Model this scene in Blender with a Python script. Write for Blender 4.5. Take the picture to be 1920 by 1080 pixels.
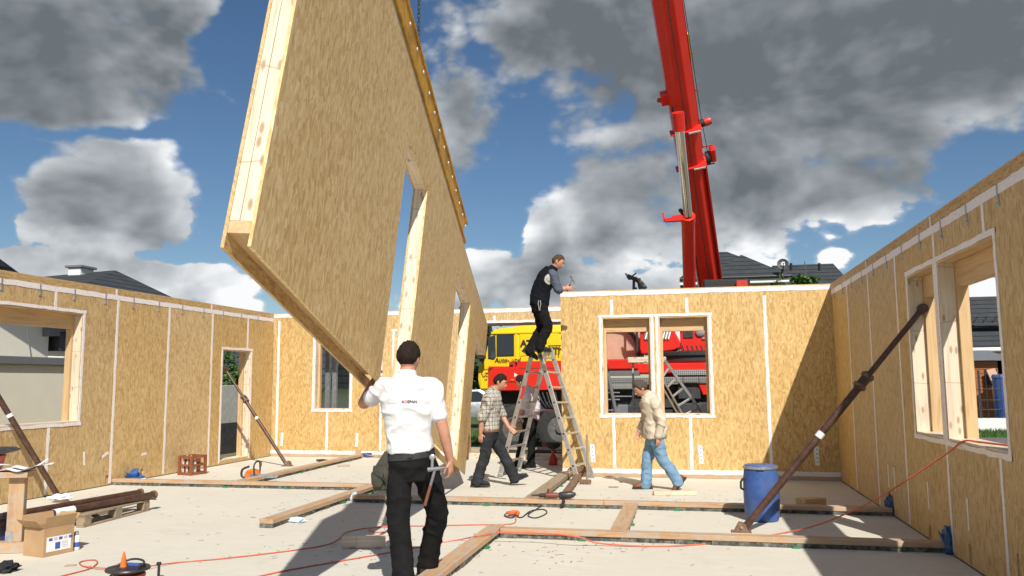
import bpy, bmesh, math, random
from mathutils import Vector, Matrix, noise as mnoise
from mathutils.bvhtree import BVHTree
for o in list(bpy.data.objects): bpy.data.objects.remove(o, do_unlink=True)
sc = bpy.context.scene
COL = sc.collection
R = math.radians
random.seed(7)

# ------------------------------------------------------------------ camera
CAM_H, F_PX, YAW, PITCH, ROLL = 1.55, 1531.27, .2123, .1143, -.0067
cy, sy, cp, sp, cr, sr = math.cos(YAW), math.sin(YAW), math.cos(PITCH), math.sin(PITCH), math.cos(ROLL), math.sin(ROLL)
RIGHT = Vector((cy, sy, 0)); FWD = Vector((-sy, cy, 0)); UP = Vector((0, 0, 1))
LOOK = FWD * cp + UP * sp; VUP = UP * cp - FWD * sp
CR = RIGHT * cr + VUP * sr; CU = VUP * cr - RIGHT * sr
cam = bpy.data.cameras.new('camera'); cam_o = bpy.data.objects.new('camera', cam); COL.objects.link(cam_o)
cam.sensor_width = 36; cam.lens = F_PX / 1920 * 36; cam.clip_end = 5000; cam.clip_start = .05
m = Matrix((CR, CU, -LOOK)).transposed().to_4x4(); m.translation = (0, 0, CAM_H)
cam_o.matrix_world = m
sc.camera = cam_o
EYE = Vector((0, 0, CAM_H))
def ray(u, v):                     # survey: sight line through a photo point
    return CR * ((u - 960) / F_PX) - CU * ((v - 540) / F_PX) + LOOK
def G(u, v, z=0.0):                # where that line meets the level z
    r = ray(u, v); return EYE + r * ((z - CAM_H) / r.z)
def AY(u, v, y): r = ray(u, v); return EYE + r * (y / r.y)
def AX(u, v, x): r = ray(u, v); return EYE + r * (x / r.x)

# ------------------------------------------------------------------ light
SUN = Vector((.41, -.95, 1.0)).normalized()
el = math.asin(SUN.z); az = math.atan2(SUN.x, SUN.y)
sun = bpy.data.lights.new('sun', 'SUN'); sun.energy = 3.7; sun.angle = R(.53); sun.color = (1, .955, .88)
sun_o = bpy.data.objects.new('sun', sun); COL.objects.link(sun_o)
sun_o.rotation_euler = SUN.to_track_quat('Z', 'Y').to_euler(); sun_o.location = (10, -20, 25)

world = bpy.data.worlds.new('World'); sc.world = world; world.use_nodes = True
def build_sky():
    nt = world.node_tree; N = nt.nodes; L = nt.links; N.clear()
    def nd(t, **k):
        n = N.new(t)
        for a, b in k.items(): setattr(n, a, b)
        return n
    def val(s, x):
        if hasattr(x, 'is_output'): L.new(x, s)
        else: s.default_value = x
    def M(op, a, b=0.0, c=None, clamp=False):
        n = nd('ShaderNodeMath', operation=op); n.use_clamp = clamp
        val(n.inputs[0], a); val(n.inputs[1], b)
        if c is not None: val(n.inputs[2], c)
        return n.outputs[0]
    def sm(x, a, b):               # smooth step
        n = nd('ShaderNodeMapRange', interpolation_type='SMOOTHSTEP')
        val(n.inputs[0], x); n.inputs[1].default_value = a; n.inputs[2].default_value = b
        return n.outputs[0]
    def mix(f, a, b):
        n = nd('ShaderNodeMix', data_type='RGBA'); val(n.inputs[0], f); val(n.inputs[6], a); val(n.inputs[7], b); return n.outputs[2]
    tc = nd('ShaderNodeTexCoord'); vec = tc.outputs['Generated']
    sep = nd('ShaderNodeSeparateXYZ'); L.new(vec, sep.inputs[0])
    AZ = M('MULTIPLY', M('ARCTAN2', sep.outputs[0], sep.outputs[1]), 57.2958)
    EL = M('MULTIPLY', M('ARCSINE', sep.outputs[2]), 57.2958)
    # cloud masses of the day: azimuth, elevation, half sizes in degrees, weight
    CLOUDS = SKY_CLOUDS
    HOLES = SKY_HOLES
    # billow noise, stretched a little along the horizon
    mp = nd('ShaderNodeMapping'); mp.inputs['Scale'].default_value = (1, 1, 1.5); L.new(vec, mp.inputs[0])
    def fbm(offset, scale, det, rough, dist=0.0):
        a = nd('ShaderNodeVectorMath', operation='ADD'); L.new(mp.outputs[0], a.inputs[0]); a.inputs[1].default_value = offset
        n = nd('ShaderNodeTexNoise'); n.inputs['Scale'].default_value = scale; n.inputs['Detail'].default_value = det
        n.inputs['Roughness'].default_value = rough; n.inputs['Distortion'].default_value = dist
        L.new(a.outputs[0], n.inputs['Vector']); return n.outputs[0]
    wz = M('MULTIPLY_ADD', fbm((3, 1, 7), 6.0, 2, .55), 7.0, -3.5)
    we = M('MULTIPLY_ADD', fbm((9, 4, 2), 6.0, 2, .55), 6.0, -3.0)
    cmb = nd('ShaderNodeCombineXYZ'); L.new(M('ADD', AZ, wz), cmb.inputs[0]); L.new(M('ADD', EL, we), cmb.inputs[1])
    def blob(b, de=0.0):
        v = nd('ShaderNodeVectorMath', operation='MULTIPLY_ADD'); L.new(cmb.outputs[0], v.inputs[0])
        v.inputs[1].default_value = (1 / b[2], 1 / b[3], 0); v.inputs[2].default_value = (-b[0] / b[2], (de - b[1]) / b[3], 0)
        ln = nd('ShaderNodeVectorMath', operation='LENGTH'); L.new(v.outputs[0], ln.inputs[0])
        mr = nd('ShaderNodeMapRange', interpolation_type='LINEAR'); L.new(ln.outputs['Value'], mr.inputs[0])
        mr.inputs[1].default_value = .15; mr.inputs[2].default_value = 1.45; mr.inputs[3].default_value = b[4]; mr.inputs[4].default_value = 0
        return mr.outputs[0]
    lo = 0.0
    for b in [c for c in CLOUDS if c[5]]: lo = M('MAXIMUM', lo, blob(b))
    pos = lo
    for b in [c for c in CLOUDS if not c[5]]: pos = M('MAXIMUM', pos, blob(b))
    neg = 0.0
    for b in HOLES: neg = M('MAXIMUM', neg, blob(b))
    hi = 0.0                       # the same heaps seen a little higher up: their sunlit crowns
    for b in [c for c in CLOUDS if c[5]]: hi = M('MAXIMUM', hi, blob(b, 2.6))
    crown = M('SUBTRACT', lo, hi)
    big0 = fbm((0, 0, 0), 5.0, 6, .56, .2); big1 = fbm((.016, -.004, .034), 5.0, 4, .56, .2)
    vb = nd('ShaderNodeTexVoronoi', feature='F1'); L.new(mp.outputs[0], vb.inputs['Vector']); vb.inputs['Scale'].default_value = 17.0
    vb.inputs['Detail'].default_value = 2.0; vb.inputs['Roughness'].default_value = .62
    puff = M('SUBTRACT', 1.05, vb.outputs['Distance'])           # rounded heads of the heaps
    fine = M('MULTIPLY_ADD', puff, .55, M('MULTIPLY', fbm((5, 0, 0), 21.0, 3, .6, .3), .45))
    f0 = M('ADD', M('MULTIPLY_ADD', big0, 1.5, -.75), M('MULTIPLY_ADD', fine, .6, -.30))
    shape = M('SUBTRACT', M('MULTIPLY', pos, .80), M('MULTIPLY', neg, .62))
    # the broken cloud cover goes on all round, beyond the masses placed above
    dv = nd('ShaderNodeVectorMath', operation='DOT_PRODUCT'); L.new(vec, dv.inputs[0]); dv.inputs[1].default_value = LOOK
    away = M('SUBTRACT', 1.0, sm(dv.outputs['Value'], .60, .82))
    d0 = M('ADD', f0, M('ADD', M('SUBTRACT', shape, .075), M('MULTIPLY', away, .22)))
    cover = M('MAXIMUM', sm(d0, -.08, .24), M('MULTIPLY', sm(d0, -.01, .08), M('SUBTRACT', 1.0, sm(EL, 10.0, 16.0))))
    thick = sm(d0, .0, .95)
    relief = M('MULTIPLY_ADD', M('SUBTRACT', big0, big1), 2.5, M('MULTIPLY_ADD', fine, .50, -.25))
    dark = M('MULTIPLY_ADD', thick, .52, M('MULTIPLY_ADD', M('MULTIPLY', sm(EL, 8.0, 17.0), M('MULTIPLY_ADD', sm(EL, 28.0, 48.0), -.7, 1.0)), .36, M('MULTIPLY_ADD', crown, -.50, .18)))
    dark = M('SUBTRACT', dark, M('ADD', relief, .02), clamp=True)
    ramp = nd('ShaderNodeValToRGB'); L.new(dark, ramp.inputs[0])
    e = ramp.color_ramp.elements; e[0].position = 0; e[0].color = (.80, .81, .82, 1); e[1].position = 1; e[1].color = (.125, .143, .157, 1)
    for p, c in ((.22, (.55, .575, .60, 1)), (.5, (.34, .365, .39, 1)), (.75, (.215, .236, .254, 1))):
        x = e.new(p); x.color = c
    sky = nd('ShaderNodeTexSky', sky_type='NISHITA'); sky.sun_disc = False
    sky.sun_elevation = el; sky.sun_rotation = az; sky.altitude = 100; sky.air_density = 1.0; sky.dust_density = .3; sky.ozone_density = 3.0
    hsv = nd('ShaderNodeHueSaturation'); hsv.inputs['Saturation'].default_value = 1.12; L.new(sky.outputs[0], hsv.inputs['Color'])
    bs = nd('ShaderNodeBackground'); L.new(hsv.outputs[0], bs.inputs[0]); bs.inputs[1].default_value = SKY_STRENGTH
    bc = nd('ShaderNodeBackground'); L.new(ramp.outputs[0], bc.inputs[0]); bc.inputs[1].default_value = CLOUD_STRENGTH
    ms = nd('ShaderNodeMixShader'); L.new(cover, ms.inputs[0]); L.new(bs.outputs[0], ms.inputs[1]); L.new(bc.outputs[0], ms.inputs[2])
    out = nd('ShaderNodeOutputWorld'); L.new(ms.outputs[0], out.inputs[0])
SKY_STRENGTH = .051
CLOUD_STRENGTH = .78
SKY_CLOUDS = [
    (-41.2, 20.5, 13.1, 6.9, 0.82, 0),
    (-40.5, 12.4, 3.2, 2.6, 0.90, 1),
    (-35.9, 12.7, 4.5, 3.0, 1.00, 1),
    (-38.3, 10.1, 7.1, 2.1, 0.90, 1),
    (-42.8, 5.8, 7.5, 2.2, 0.85, 1),
    (-35.6, 6.5, 8.6, 2.2, 0.85, 1),
    (-31.0, 5.6, 4.9, 1.7, 0.80, 1),
    (-15.0, 18.7, 3.7, 6.2, 0.90, 1),
    (-7.4, 24.2, 11.2, 4.9, 1.00, 0),
    (6.3, 19.7, 16.1, 7.1, 1.05, 0),
    (17.7, 20.3, 12.0, 7.1, 1.00, 0),
    (6.9, 11.4, 12.3, 3.7, 0.95, 0),
    (-3.8, 12.0, 6.4, 4.1, 0.95, 0),
    (-9.5, 10.6, 3.2, 4.1, 1.00, 1),
    (-8.4, 7.3, 4.5, 3.0, 1.00, 0),
    (-4.7, 6.3, 5.6, 1.9, 0.90, 0),
    (-11.0, 5.8, 3.4, 2.2, 0.90, 1),
    (9.8, 7.5, 2.8, 1.2, 0.75, 1),
    (-14.8, 6.9, 3.6, 2.6, 0.85, 1),
    (18.1, 5.3, 3.4, 1.5, 0.80, 1),
]
SKY_HOLES = [
    (-32.2, 14.7, 3.4, 4.5, 1.00),
    (-31.2, 22.9, 2.2, 7.5, 1.00),
    (-37.9, 15.5, 7.1, 0.7, 0.75),
    (-43.8, 13.4, 3.0, 1.7, 1.00),
    (-44.3, 10.2, 1.5, 1.9, 0.70),
    (-13.3, 12.1, 3.2, 2.8, 1.00),
    (-14.4, 22.4, 1.5, 1.7, 0.50),
    (-10.2, 15.1, 2.2, 1.9, 0.60),
    (14.8, 7.7, 7.1, 2.1, 1.00),
    (19.7, 12.1, 3.4, 4.1, 1.00),
    (9.5, 9.4, 2.2, 1.3, 0.50),
    (-34.7, 8.1, 2.2, 0.5, 0.50),
]
build_sky()
world.cycles.sampling_method = 'NONE'
sc.render.engine = 'CYCLES'
vs = sc.view_settings; vs.view_transform = 'Standard'; vs.look = 'None'; vs.exposure = 0.63; vs.gamma = 1.0; vs.use_curve_mapping = False
sc.cycles.max_bounces = 5; sc.cycles.diffuse_bounces = 3; sc.cycles.glossy_bounces = 3; sc.cycles.transmission_bounces = 6
sc.cycles.transparent_max_bounces = 8
sc.cycles.use_adaptive_sampling = True; sc.cycles.adaptive_threshold = .025; sc.cycles.use_denoising = True

# ------------------------------------------------------------------ scene helpers
def tag(o, label=None, cat=None, group=None, kind=None):
    for k, v in (('label', label), ('category', cat), ('group', group), ('kind', kind)):
        if v: o[k] = v
    return o
def thing(name, label, cat, loc=(0, 0, 0), rz=0.0, group=None, mat=None):
    o = bpy.data.objects.new(name, None); o.empty_display_size = .2; COL.objects.link(o)
    if mat is not None: o.matrix_world = mat
    else: o.location = loc; o.rotation_euler = (0, 0, rz)
    return tag(o, label, cat, group)
class MB:
    def __init__(s): s.v = []; s.f = []
    def add(s, vs, fs):
        n = len(s.v); s.v += [Vector(p) for p in vs]; s.f += [tuple(i + n for i in f) for f in fs]; return s
    def box(s, a, b):
        x0, y0, z0 = a; x1, y1, z1 = b
        return s.add([(x0, y0, z0), (x1, y0, z0), (x1, y1, z0), (x0, y1, z0), (x0, y0, z1), (x1, y0, z1), (x1, y1, z1), (x0, y1, z1)],
                     [(0, 3, 2, 1), (4, 5, 6, 7), (0, 1, 5, 4), (1, 2, 6, 5), (2, 3, 7, 6), (3, 0, 4, 7)])
    def bar(s, p0, p1, w, h, up=(0, 0, 1), w2=None, h2=None):
        p0 = Vector(p0); p1 = Vector(p1); d = (p1 - p0).normalized(); up = Vector(up)
        if abs(d.dot(up)) > .98: up = Vector((1, 0, 0))
        x = d.cross(up).normalized(); y = x.cross(d).normalized(); w2 = w2 or w; h2 = h2 or h
        vs = []
        for p, ww, hh in ((p0, w, h), (p1, w2, h2)):
            vs += [p - x * ww / 2 - y * hh / 2, p + x * ww / 2 - y * hh / 2, p + x * ww / 2 + y * hh / 2, p - x * ww / 2 + y * hh / 2]
        return s.add(vs, [(0, 3, 2, 1), (4, 5, 6, 7), (0, 1, 5, 4), (1, 2, 6, 5), (2, 3, 7, 6), (3, 0, 4, 7)])
    def tube(s, pts, r, n=10, cap=True):
        pts = [Vector(p) for p in pts]; rs = r if isinstance(r, (list, tuple)) else [r] * len(pts)
        vs = []; fs = []; prev = None
        for i, p in enumerate(pts):
            d = (pts[min(i + 1, len(pts) - 1)] - pts[max(i - 1, 0)]).normalized()
            if prev is None:
                a = Vector((0, 0, 1)) if abs(d.z) < .9 else Vector((1, 0, 0)); x = d.cross(a).normalized()
            else:
                x = (prev - d * prev.dot(d)).normalized()
            prev = x; y = d.cross(x)
            vs += [p + (x * math.cos(2 * math.pi * k / n) + y * math.sin(2 * math.pi * k / n)) * rs[i] for k in range(n)]
        for i in range(len(pts) - 1):
            for k in range(n):
                a = i * n + k; b = i * n + (k + 1) % n; fs.append((a, b, b + n, a + n))
        if cap: fs.append(tuple(range(n - 1, -1, -1))); fs.append(tuple(range((len(pts) - 1) * n, len(pts) * n)))
        return s.add(vs, fs)
    def loft(s, rings, cap=True):
        n = len(rings[0]); vs = [p for r in rings for p in r]; fs = []
        for i in range(len(rings) - 1):
            for k in range(n):
                a = i * n + k; b = i * n + (k + 1) % n; fs.append((a, b, b + n, a + n))
        if cap: fs.append(tuple(range(n - 1, -1, -1))); fs.append(tuple(range((len(rings) - 1) * n, len(rings) * n)))
        return s.add(vs, fs)
    def lathe(s, prof, c=(0, 0, 0), n=24, ax=(0, 0, 1)):
        c = Vector(c); z = Vector(ax).normalized(); a = Vector((1, 0, 0)) if abs(z.x) < .9 else Vector((0, 1, 0))
        x = z.cross(a).normalized(); y = z.cross(x)
        return s.loft([[c + z * h + (x * math.cos(2 * math.pi * k / n) + y * math.sin(2 * math.pi * k / n)) * max(r, 1e-4) for k in range(n)] for r, h in prof])
    def prism(s, poly, d, o=(0, 0, 0), x=(1, 0, 0), y=(0, 0, 1)):
        """poly in (x, y) axes at o, pushed along vector d"""
        o = Vector(o); x = Vector(x); y = Vector(y); d = Vector(d); n = len(poly)
        a = [o + x * p[0] + y * p[1] for p in poly]
        return s.loft([a, [p + d for p in a]])
    def build(s, name, mat, parent=None, smooth=0, bevel=0.0, seg=1):
        me = bpy.data.meshes.new(name); me.from_pydata(s.v, [], s.f)
        bm = bmesh.new(); bm.from_mesh(me); bmesh.ops.recalc_face_normals(bm, faces=bm.faces)
        if bevel: bmesh.ops.bevel(bm, geom=list(bm.edges), offset=bevel, segments=seg, affect='EDGES', profile=.5, clamp_overlap=True)
        bm.to_mesh(me); bm.free()
        if smooth:
            me.polygons.foreach_set('use_smooth', [True] * len(me.polygons)); me.set_sharp_from_angle(angle=R(smooth))
        me.materials.append(mat)
        o = bpy.data.objects.new(name, me); COL.objects.link(o); o.parent = parent
        return o
def bx(name, a, b, mat, parent=None, bevel=.003): return MB().box(a, b).build(name, mat, parent, bevel=bevel)
def clone(o, parent=None, link=True):
    c = o.copy(); COL.objects.link(c); c.parent = parent
    for ch in o.children: clone(ch, c)
    return c
def smooth_line(pts, k=8):
    pts = [Vector(p) for p in pts]; out = []
    for i in range(len(pts) - 1):
        p0, p1, p2, p3 = pts[max(i - 1, 0)], pts[i], pts[i + 1], pts[min(i + 2, len(pts) - 1)]
        for j in range(k):
            t = j / k
            out.append(.5 * ((2 * p1) + (p2 - p0) * t + (2 * p0 - 5 * p1 + 4 * p2 - p3) * t * t + (3 * p1 - p0 - 3 * p2 + p3) * t ** 3))
    return out + [pts[-1]]

# ------------------------------------------------------------------ materials
class Mt:
    def __init__(s, name):
        s.m = bpy.data.materials.new(name); s.m.use_nodes = True; s.nt = s.m.node_tree; s.N = s.nt.nodes; s.L = s.nt.links
        s.b = s.N['Principled BSDF']
    def nd(s, t, **k):
        n = s.N.new(t)
        for a, b in k.items(): setattr(n, a, b)
        return n
    def val(s, sock, x):
        if hasattr(x, 'is_output'): s.L.new(x, sock)
        else: sock.default_value = x
    def co(s, scale=(1, 1, 1), rot=(0, 0, 0), loc=(0, 0, 0), kind='Object'):
        t = s.nd('ShaderNodeTexCoord'); mp = s.nd('ShaderNodeMapping'); mp.inputs['Scale'].default_value = scale
        mp.inputs['Rotation'].default_value = rot; mp.inputs['Location'].default_value = loc
        s.L.new(t.outputs[kind], mp.inputs[0]); return mp.outputs[0]
    def noise(s, v, scale, det=4, rough=.55, dist=0):
        n = s.nd('ShaderNodeTexNoise'); s.val(n.inputs['Vector'], v); n.inputs['Scale'].default_value = scale
        n.inputs['Detail'].default_value = det; n.inputs['Roughness'].default_value = rough; n.inputs['Distortion'].default_value = dist
        return n.outputs[0]
    def voro(s, v, scale, feat='F1', rnd=1.0):
        n = s.nd('ShaderNodeTexVoronoi', feature=feat); s.val(n.inputs['Vector'], v); n.inputs['Scale'].default_value = scale
        n.inputs['Randomness'].default_value = rnd; return n
    def ramp(s, f, stops, interp='LINEAR'):
        n = s.nd('ShaderNodeValToRGB'); s.val(n.inputs[0], f); e = n.color_ramp.elements; n.color_ramp.interpolation = interp
        c4 = lambda c: tuple(c) + (1,) if len(c) == 3 else c
        e[0].position, e[0].color = stops[0][0], c4(stops[0][1]); e[1].position, e[1].color = stops[-1][0], c4(stops[-1][1])
        for p, c in stops[1:-1]: x = e.new(p); x.color = c4(c)
        return n.outputs[0]
    def mth(s, op, a, b=0.0, c=None, clamp=False):
        n = s.nd('ShaderNodeMath', operation=op); n.use_clamp = clamp; s.val(n.inputs[0], a); s.val(n.inputs[1], b)
        if c is not None: s.val(n.inputs[2], c)
        return n.outputs[0]
    def mix(s, f, a, b, mode='MIX'):
        n = s.nd('ShaderNodeMix', data_type='RGBA', blend_type=mode); s.val(n.inputs[0], f)
        for i, x in ((6, a), (7, b)): s.val(n.inputs[i], tuple(x) + (1,) if isinstance(x, tuple) and len(x) == 3 else x)
        return n.outputs[2]
    def bump(s, h, strength=.3, dist=.01):
        n = s.nd('ShaderNodeBump'); n.inputs['Strength'].default_value = strength; n.inputs['Distance'].default_value = dist
        s.L.new(h, n.inputs['Height']); s.L.new(n.outputs[0], s.b.inputs['Normal'])
    def out(s, col=None, rough=.6, metal=0.0, spec=None):
        if col is not None: s.val(s.b.inputs['Base Color'], tuple(col) + (1,) if isinstance(col, tuple) and len(col) == 3 else col)
        s.val(s.b.inputs['Roughness'], rough); s.b.inputs['Metallic'].default_value = metal
        if spec is not None: s.b.inputs['Specular IOR Level'].default_value = spec
        return s.m
def plain(name, c, rough=.6, metal=0.0, var=.18, scale=9, bump=.06, dirt=None, spec=None):
    t = Mt(name); v = t.co(); n = t.noise(v, scale, 5, .6)
    lo = tuple(x * (1 - var) for x in c); hi = tuple(min(1, x * (1 + var)) for x in c)
    col = t.ramp(n, [(.3, lo), (.7, hi)])
    if dirt:
        d = t.noise(t.co(loc=(4, 2, 8)), scale * .45, 6, .65); col = t.mix(t.ramp(d, [(.48, (0, 0, 0)), (.75, (.75, .75, .75))]), col, dirt)
    rg = t.mth('MULTIPLY_ADD', t.noise(v, scale * 3, 3), .25, rough - .12)
    if bump: t.bump(t.noise(v, scale * 7, 4), bump, .004)
    return t.out(col, rg, metal, spec)
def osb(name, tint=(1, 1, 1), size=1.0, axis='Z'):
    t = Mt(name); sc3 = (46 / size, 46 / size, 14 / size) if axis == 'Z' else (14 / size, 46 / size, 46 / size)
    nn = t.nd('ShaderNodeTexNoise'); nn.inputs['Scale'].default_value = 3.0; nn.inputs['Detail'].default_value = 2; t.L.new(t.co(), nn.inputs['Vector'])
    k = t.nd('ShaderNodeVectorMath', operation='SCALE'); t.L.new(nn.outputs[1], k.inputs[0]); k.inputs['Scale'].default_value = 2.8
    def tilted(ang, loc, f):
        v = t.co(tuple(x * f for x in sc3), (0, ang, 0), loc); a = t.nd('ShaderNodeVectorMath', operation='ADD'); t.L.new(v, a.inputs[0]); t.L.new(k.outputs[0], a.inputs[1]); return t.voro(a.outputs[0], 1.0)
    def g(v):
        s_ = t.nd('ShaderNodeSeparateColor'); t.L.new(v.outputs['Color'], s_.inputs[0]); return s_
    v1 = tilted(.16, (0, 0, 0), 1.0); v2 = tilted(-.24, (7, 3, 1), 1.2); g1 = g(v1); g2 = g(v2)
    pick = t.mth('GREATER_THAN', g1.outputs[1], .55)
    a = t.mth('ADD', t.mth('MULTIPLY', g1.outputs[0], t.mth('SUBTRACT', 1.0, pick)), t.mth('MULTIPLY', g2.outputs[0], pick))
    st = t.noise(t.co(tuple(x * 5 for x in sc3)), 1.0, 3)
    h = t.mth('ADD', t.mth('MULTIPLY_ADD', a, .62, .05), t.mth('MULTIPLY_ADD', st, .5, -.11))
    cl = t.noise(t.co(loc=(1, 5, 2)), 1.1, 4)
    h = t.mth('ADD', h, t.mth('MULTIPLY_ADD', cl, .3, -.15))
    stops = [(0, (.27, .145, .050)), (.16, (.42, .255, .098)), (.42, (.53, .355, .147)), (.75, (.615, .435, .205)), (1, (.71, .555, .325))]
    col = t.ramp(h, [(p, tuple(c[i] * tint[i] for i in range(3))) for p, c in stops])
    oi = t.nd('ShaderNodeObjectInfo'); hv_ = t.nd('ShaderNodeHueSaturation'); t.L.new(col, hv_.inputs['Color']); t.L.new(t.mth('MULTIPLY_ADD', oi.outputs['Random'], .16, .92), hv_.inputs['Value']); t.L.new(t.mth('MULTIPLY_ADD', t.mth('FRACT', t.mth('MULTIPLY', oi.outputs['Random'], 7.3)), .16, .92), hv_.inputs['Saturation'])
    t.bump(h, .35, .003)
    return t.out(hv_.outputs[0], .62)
def wood(name, c, axis='X', knots=True, wear=None, var=1.0):
    t = Mt(name); i = 'XYZ'.index(axis); s1 = [14, 14, 14]; s1[i] = .9
    v = t.co(tuple(s1)); n = t.noise(v, 1.6, 5, .6, 1.0)
    dk = tuple(x * (1 - .35 * var) * k for x, k in zip(c, (1, .93, .85))); lt = tuple(min(1, x * (1 + .14 * var)) for x in c)
    col = t.ramp(n, [(.25, dk), (.5, c), (.75, lt)])
    if knots:
        sx = t.nd('ShaderNodeSeparateXYZ'); t.L.new(t.co(), sx.inputs[0]); o3 = [j for j in range(3) if j != i]
        cb = t.nd('ShaderNodeCombineXYZ'); t.L.new(t.mth('MULTIPLY', t.mth('ADD', sx.outputs[o3[0]], sx.outputs[o3[1]]), 9.0), cb.inputs[0]); t.L.new(t.mth('MULTIPLY', sx.outputs[i], 3.4), cb.inputs[1])
        k = t.nd('ShaderNodeTexVoronoi', voronoi_dimensions='2D'); t.L.new(cb.outputs[0], k.inputs['Vector']); k.inputs['Scale'].default_value = 1.0
        col = t.mix(t.ramp(k.outputs['Distance'], [(.07, (.85, .85, .85)), (.15, (0, 0, 0))]), col, (c[0] * .50, c[1] * .36, c[2] * .22))
        jt = t.mth('FRACT', t.mth('ADD', t.mth('MULTIPLY', sx.outputs[i], 1.9), t.mth('MULTIPLY', t.noise(t.co(), 2.0, 1), .25)))
        col = t.mix(t.mth('MULTIPLY', t.mth('LESS_THAN', jt, .022), .45), col, (c[0] * .45, c[1] * .33, c[2] * .2))
    bl = t.noise(t.co(loc=(8, 8, 8)), 1.7, 3); col = t.mix(t.ramp(bl, [(.4, (0, 0, 0)), (.7, (.35, .35, .35))]), col, tuple(x * .72 for x in c))
    if wear: col = t.mix(t.ramp(t.noise(t.co(loc=(2, 9, 4)), 7, 6, .7), [(.45, (0, 0, 0)), (.62, (.85, .85, .85))]), col, wear)
    t.bump(n, .25, .003)
    return t.out(col, .6)
M = {}
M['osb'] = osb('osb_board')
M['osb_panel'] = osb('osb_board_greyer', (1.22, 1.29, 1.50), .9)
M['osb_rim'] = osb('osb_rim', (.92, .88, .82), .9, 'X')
for a in 'XYZ':
    M['pine' + a] = wood('pine_' + a, (.70, .58, .435), a)
    M['glulam' + a] = wood('warm_board_' + a, (.60, .40, .20), a, knots=False)
    M['plate' + a] = wood('sole_plate_' + a, (.50, .31, .17), a, knots=False, wear=(.40, .36, .30))
    M['old' + a] = wood('weathered_' + a, (.34, .26, .17), a, wear=(.24, .21, .17))
def tape_mat(name, c, ink):
    t = Mt(name); v = t.co((1, 1, 1)); n = t.noise(v, 26, 4, .6)
    pr = t.noise(t.co((60, 60, 60)), 1.0, 2)
    col = t.mix(t.ramp(pr, [(.53, (0, 0, 0)), (.60, (.75, .75, .75))]), t.ramp(n, [(.3, tuple(x * .9 for x in c)), (.7, c)]), ink)
    t.bump(n, .6, .006); return t.out(col, .38)
M['tape'] = tape_mat('joint_tape', (.86, .83, .81), (.78, .58, .54))
M['foil'] = plain('foil', (.45, .44, .40), .3)
def concrete():
    t = Mt('screed'); v = t.co(); a = t.noise(v, .7, 6, .6); b = t.noise(v, 9, 6, .65); c = t.noise(t.co((1, 6, 1)), 2.6, 5, .6)
    h = t.mth('ADD', t.mth('MULTIPLY', a, .5), t.mth('ADD', t.mth('MULTIPLY', b, .25), t.mth('MULTIPLY', c, .25)))
    col = t.ramp(h, [(.28, (.525, .485, .40)), (.48, (.58, .545, .46)), (.68, (.615, .585, .505))])
    sp_ = t.noise(t.co(loc=(3, 3, 0)), 34, 3, .7); col = t.mix(t.ramp(sp_, [(.66, (0, 0, 0)), (.74, (.6, .6, .6))]), col, (.30, .26, .20))
    st = t.noise(t.co(loc=(7, 1, 0)), 1.6, 7, .7); col = t.mix(t.ramp(st, [(.58, (0, 0, 0)), (.76, (.38, .38, .38))]), col, (.38, .34, .27)); sm_ = t.noise(t.co((.8, 5, 1), loc=(2, 6, 0)), 1.5, 6, .7); col = t.mix(t.ramp(sm_, [(.54, (0, 0, 0)), (.70, (.4, .4, .4))]), col, (.68, .66, .60))
    t.bump(t.mth('ADD', b, sp_), .25, .004); return t.out(col, .8)
M['floor'] = concrete()
M['mortar'] = plain('mortar', (.075, .075, .065), .9, var=.7, scale=30, bump=.8, dirt=(.35, .36, .30))
M['green'] = plain('green_plastic', (.02, .22, .08), .5)
M['bluefilm'] = plain('blue_film', (.025, .085, .24), .4, var=.4, scale=20, bump=.6)
M['paleblue'] = plain('pale_blue_paper', (.55, .68, .80), .6)
M['steel'] = plain('zinc_steel', (.42, .43, .44), .42, .7, var=.25, scale=16)
M['dark'] = plain('hollow_shade', (.02, .018, .016), .9, bump=0)  # near-black colour standing for the shade inside tube and roll ends
M['alu'] = plain('aluminium', (.60, .60, .58), .36, .75, var=.15, scale=14)
M['brownpipe'] = plain('brown_paint', (.075, .034, .022), .42, .1, var=.35, scale=22, dirt=(.13, .08, .055))
M['rust'] = plain('rust_plate', (.20, .12, .07), .75, .2, var=.4, scale=24)
M['red'] = plain('crane_red', (.64, .024, .014), .32, var=.06, scale=2, bump=.02, spec=.4)
M['yellow'] = plain('cab_yellow', (.80, .55, .015), .30, var=.06, scale=3, bump=.02)
M['beamyel'] = plain('beam_yellow', (.66, .34, .022), .55, var=.25, scale=7, bump=.1, dirt=(.20, .11, .03))
M['chrome'] = plain('chrome', (.72, .73, .75), .14, 1.0, var=.05, bump=0)
M['black'] = plain('black_rubber', (.022, .022, .023), .7, var=.4, scale=20)
M['blackpl'] = plain('black_plastic', (.03, .03, .032), .42, var=.3, scale=12)
M['tyre'] = plain('tyre', (.028, .027, .026), .85, var=.4, scale=10, bump=.3)
M['rim'] = plain('wheel_rim', (.13, .127, .12), .55, .3, var=.3)
M['chassis'] = plain('chassis', (.035, .035, .037), .75, var=.4, scale=6)
def checker():
    t = Mt('tread_plate'); v = t.voro(t.co((1, 1, 1)), 22.0, rnd=0.0)
    col = t.ramp(v.outputs['Distance'], [(.30, (.50, .49, .47)), (.45, (.20, .20, .195))])
    t.bump(t.mth('SUBTRACT', 1.0, v.outputs['Distance']), .5, .01); return t.out(col, .45, .5)
M['tread'] = checker()
def glass_dark():
    t = Mt('window_glass'); t.b.inputs['Base Color'].default_value = (.035, .045, .055, 1); t.b.inputs['Roughness'].default_value = .05
    t.b.inputs['Specular IOR Level'].default_value = .8; return t.m
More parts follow.
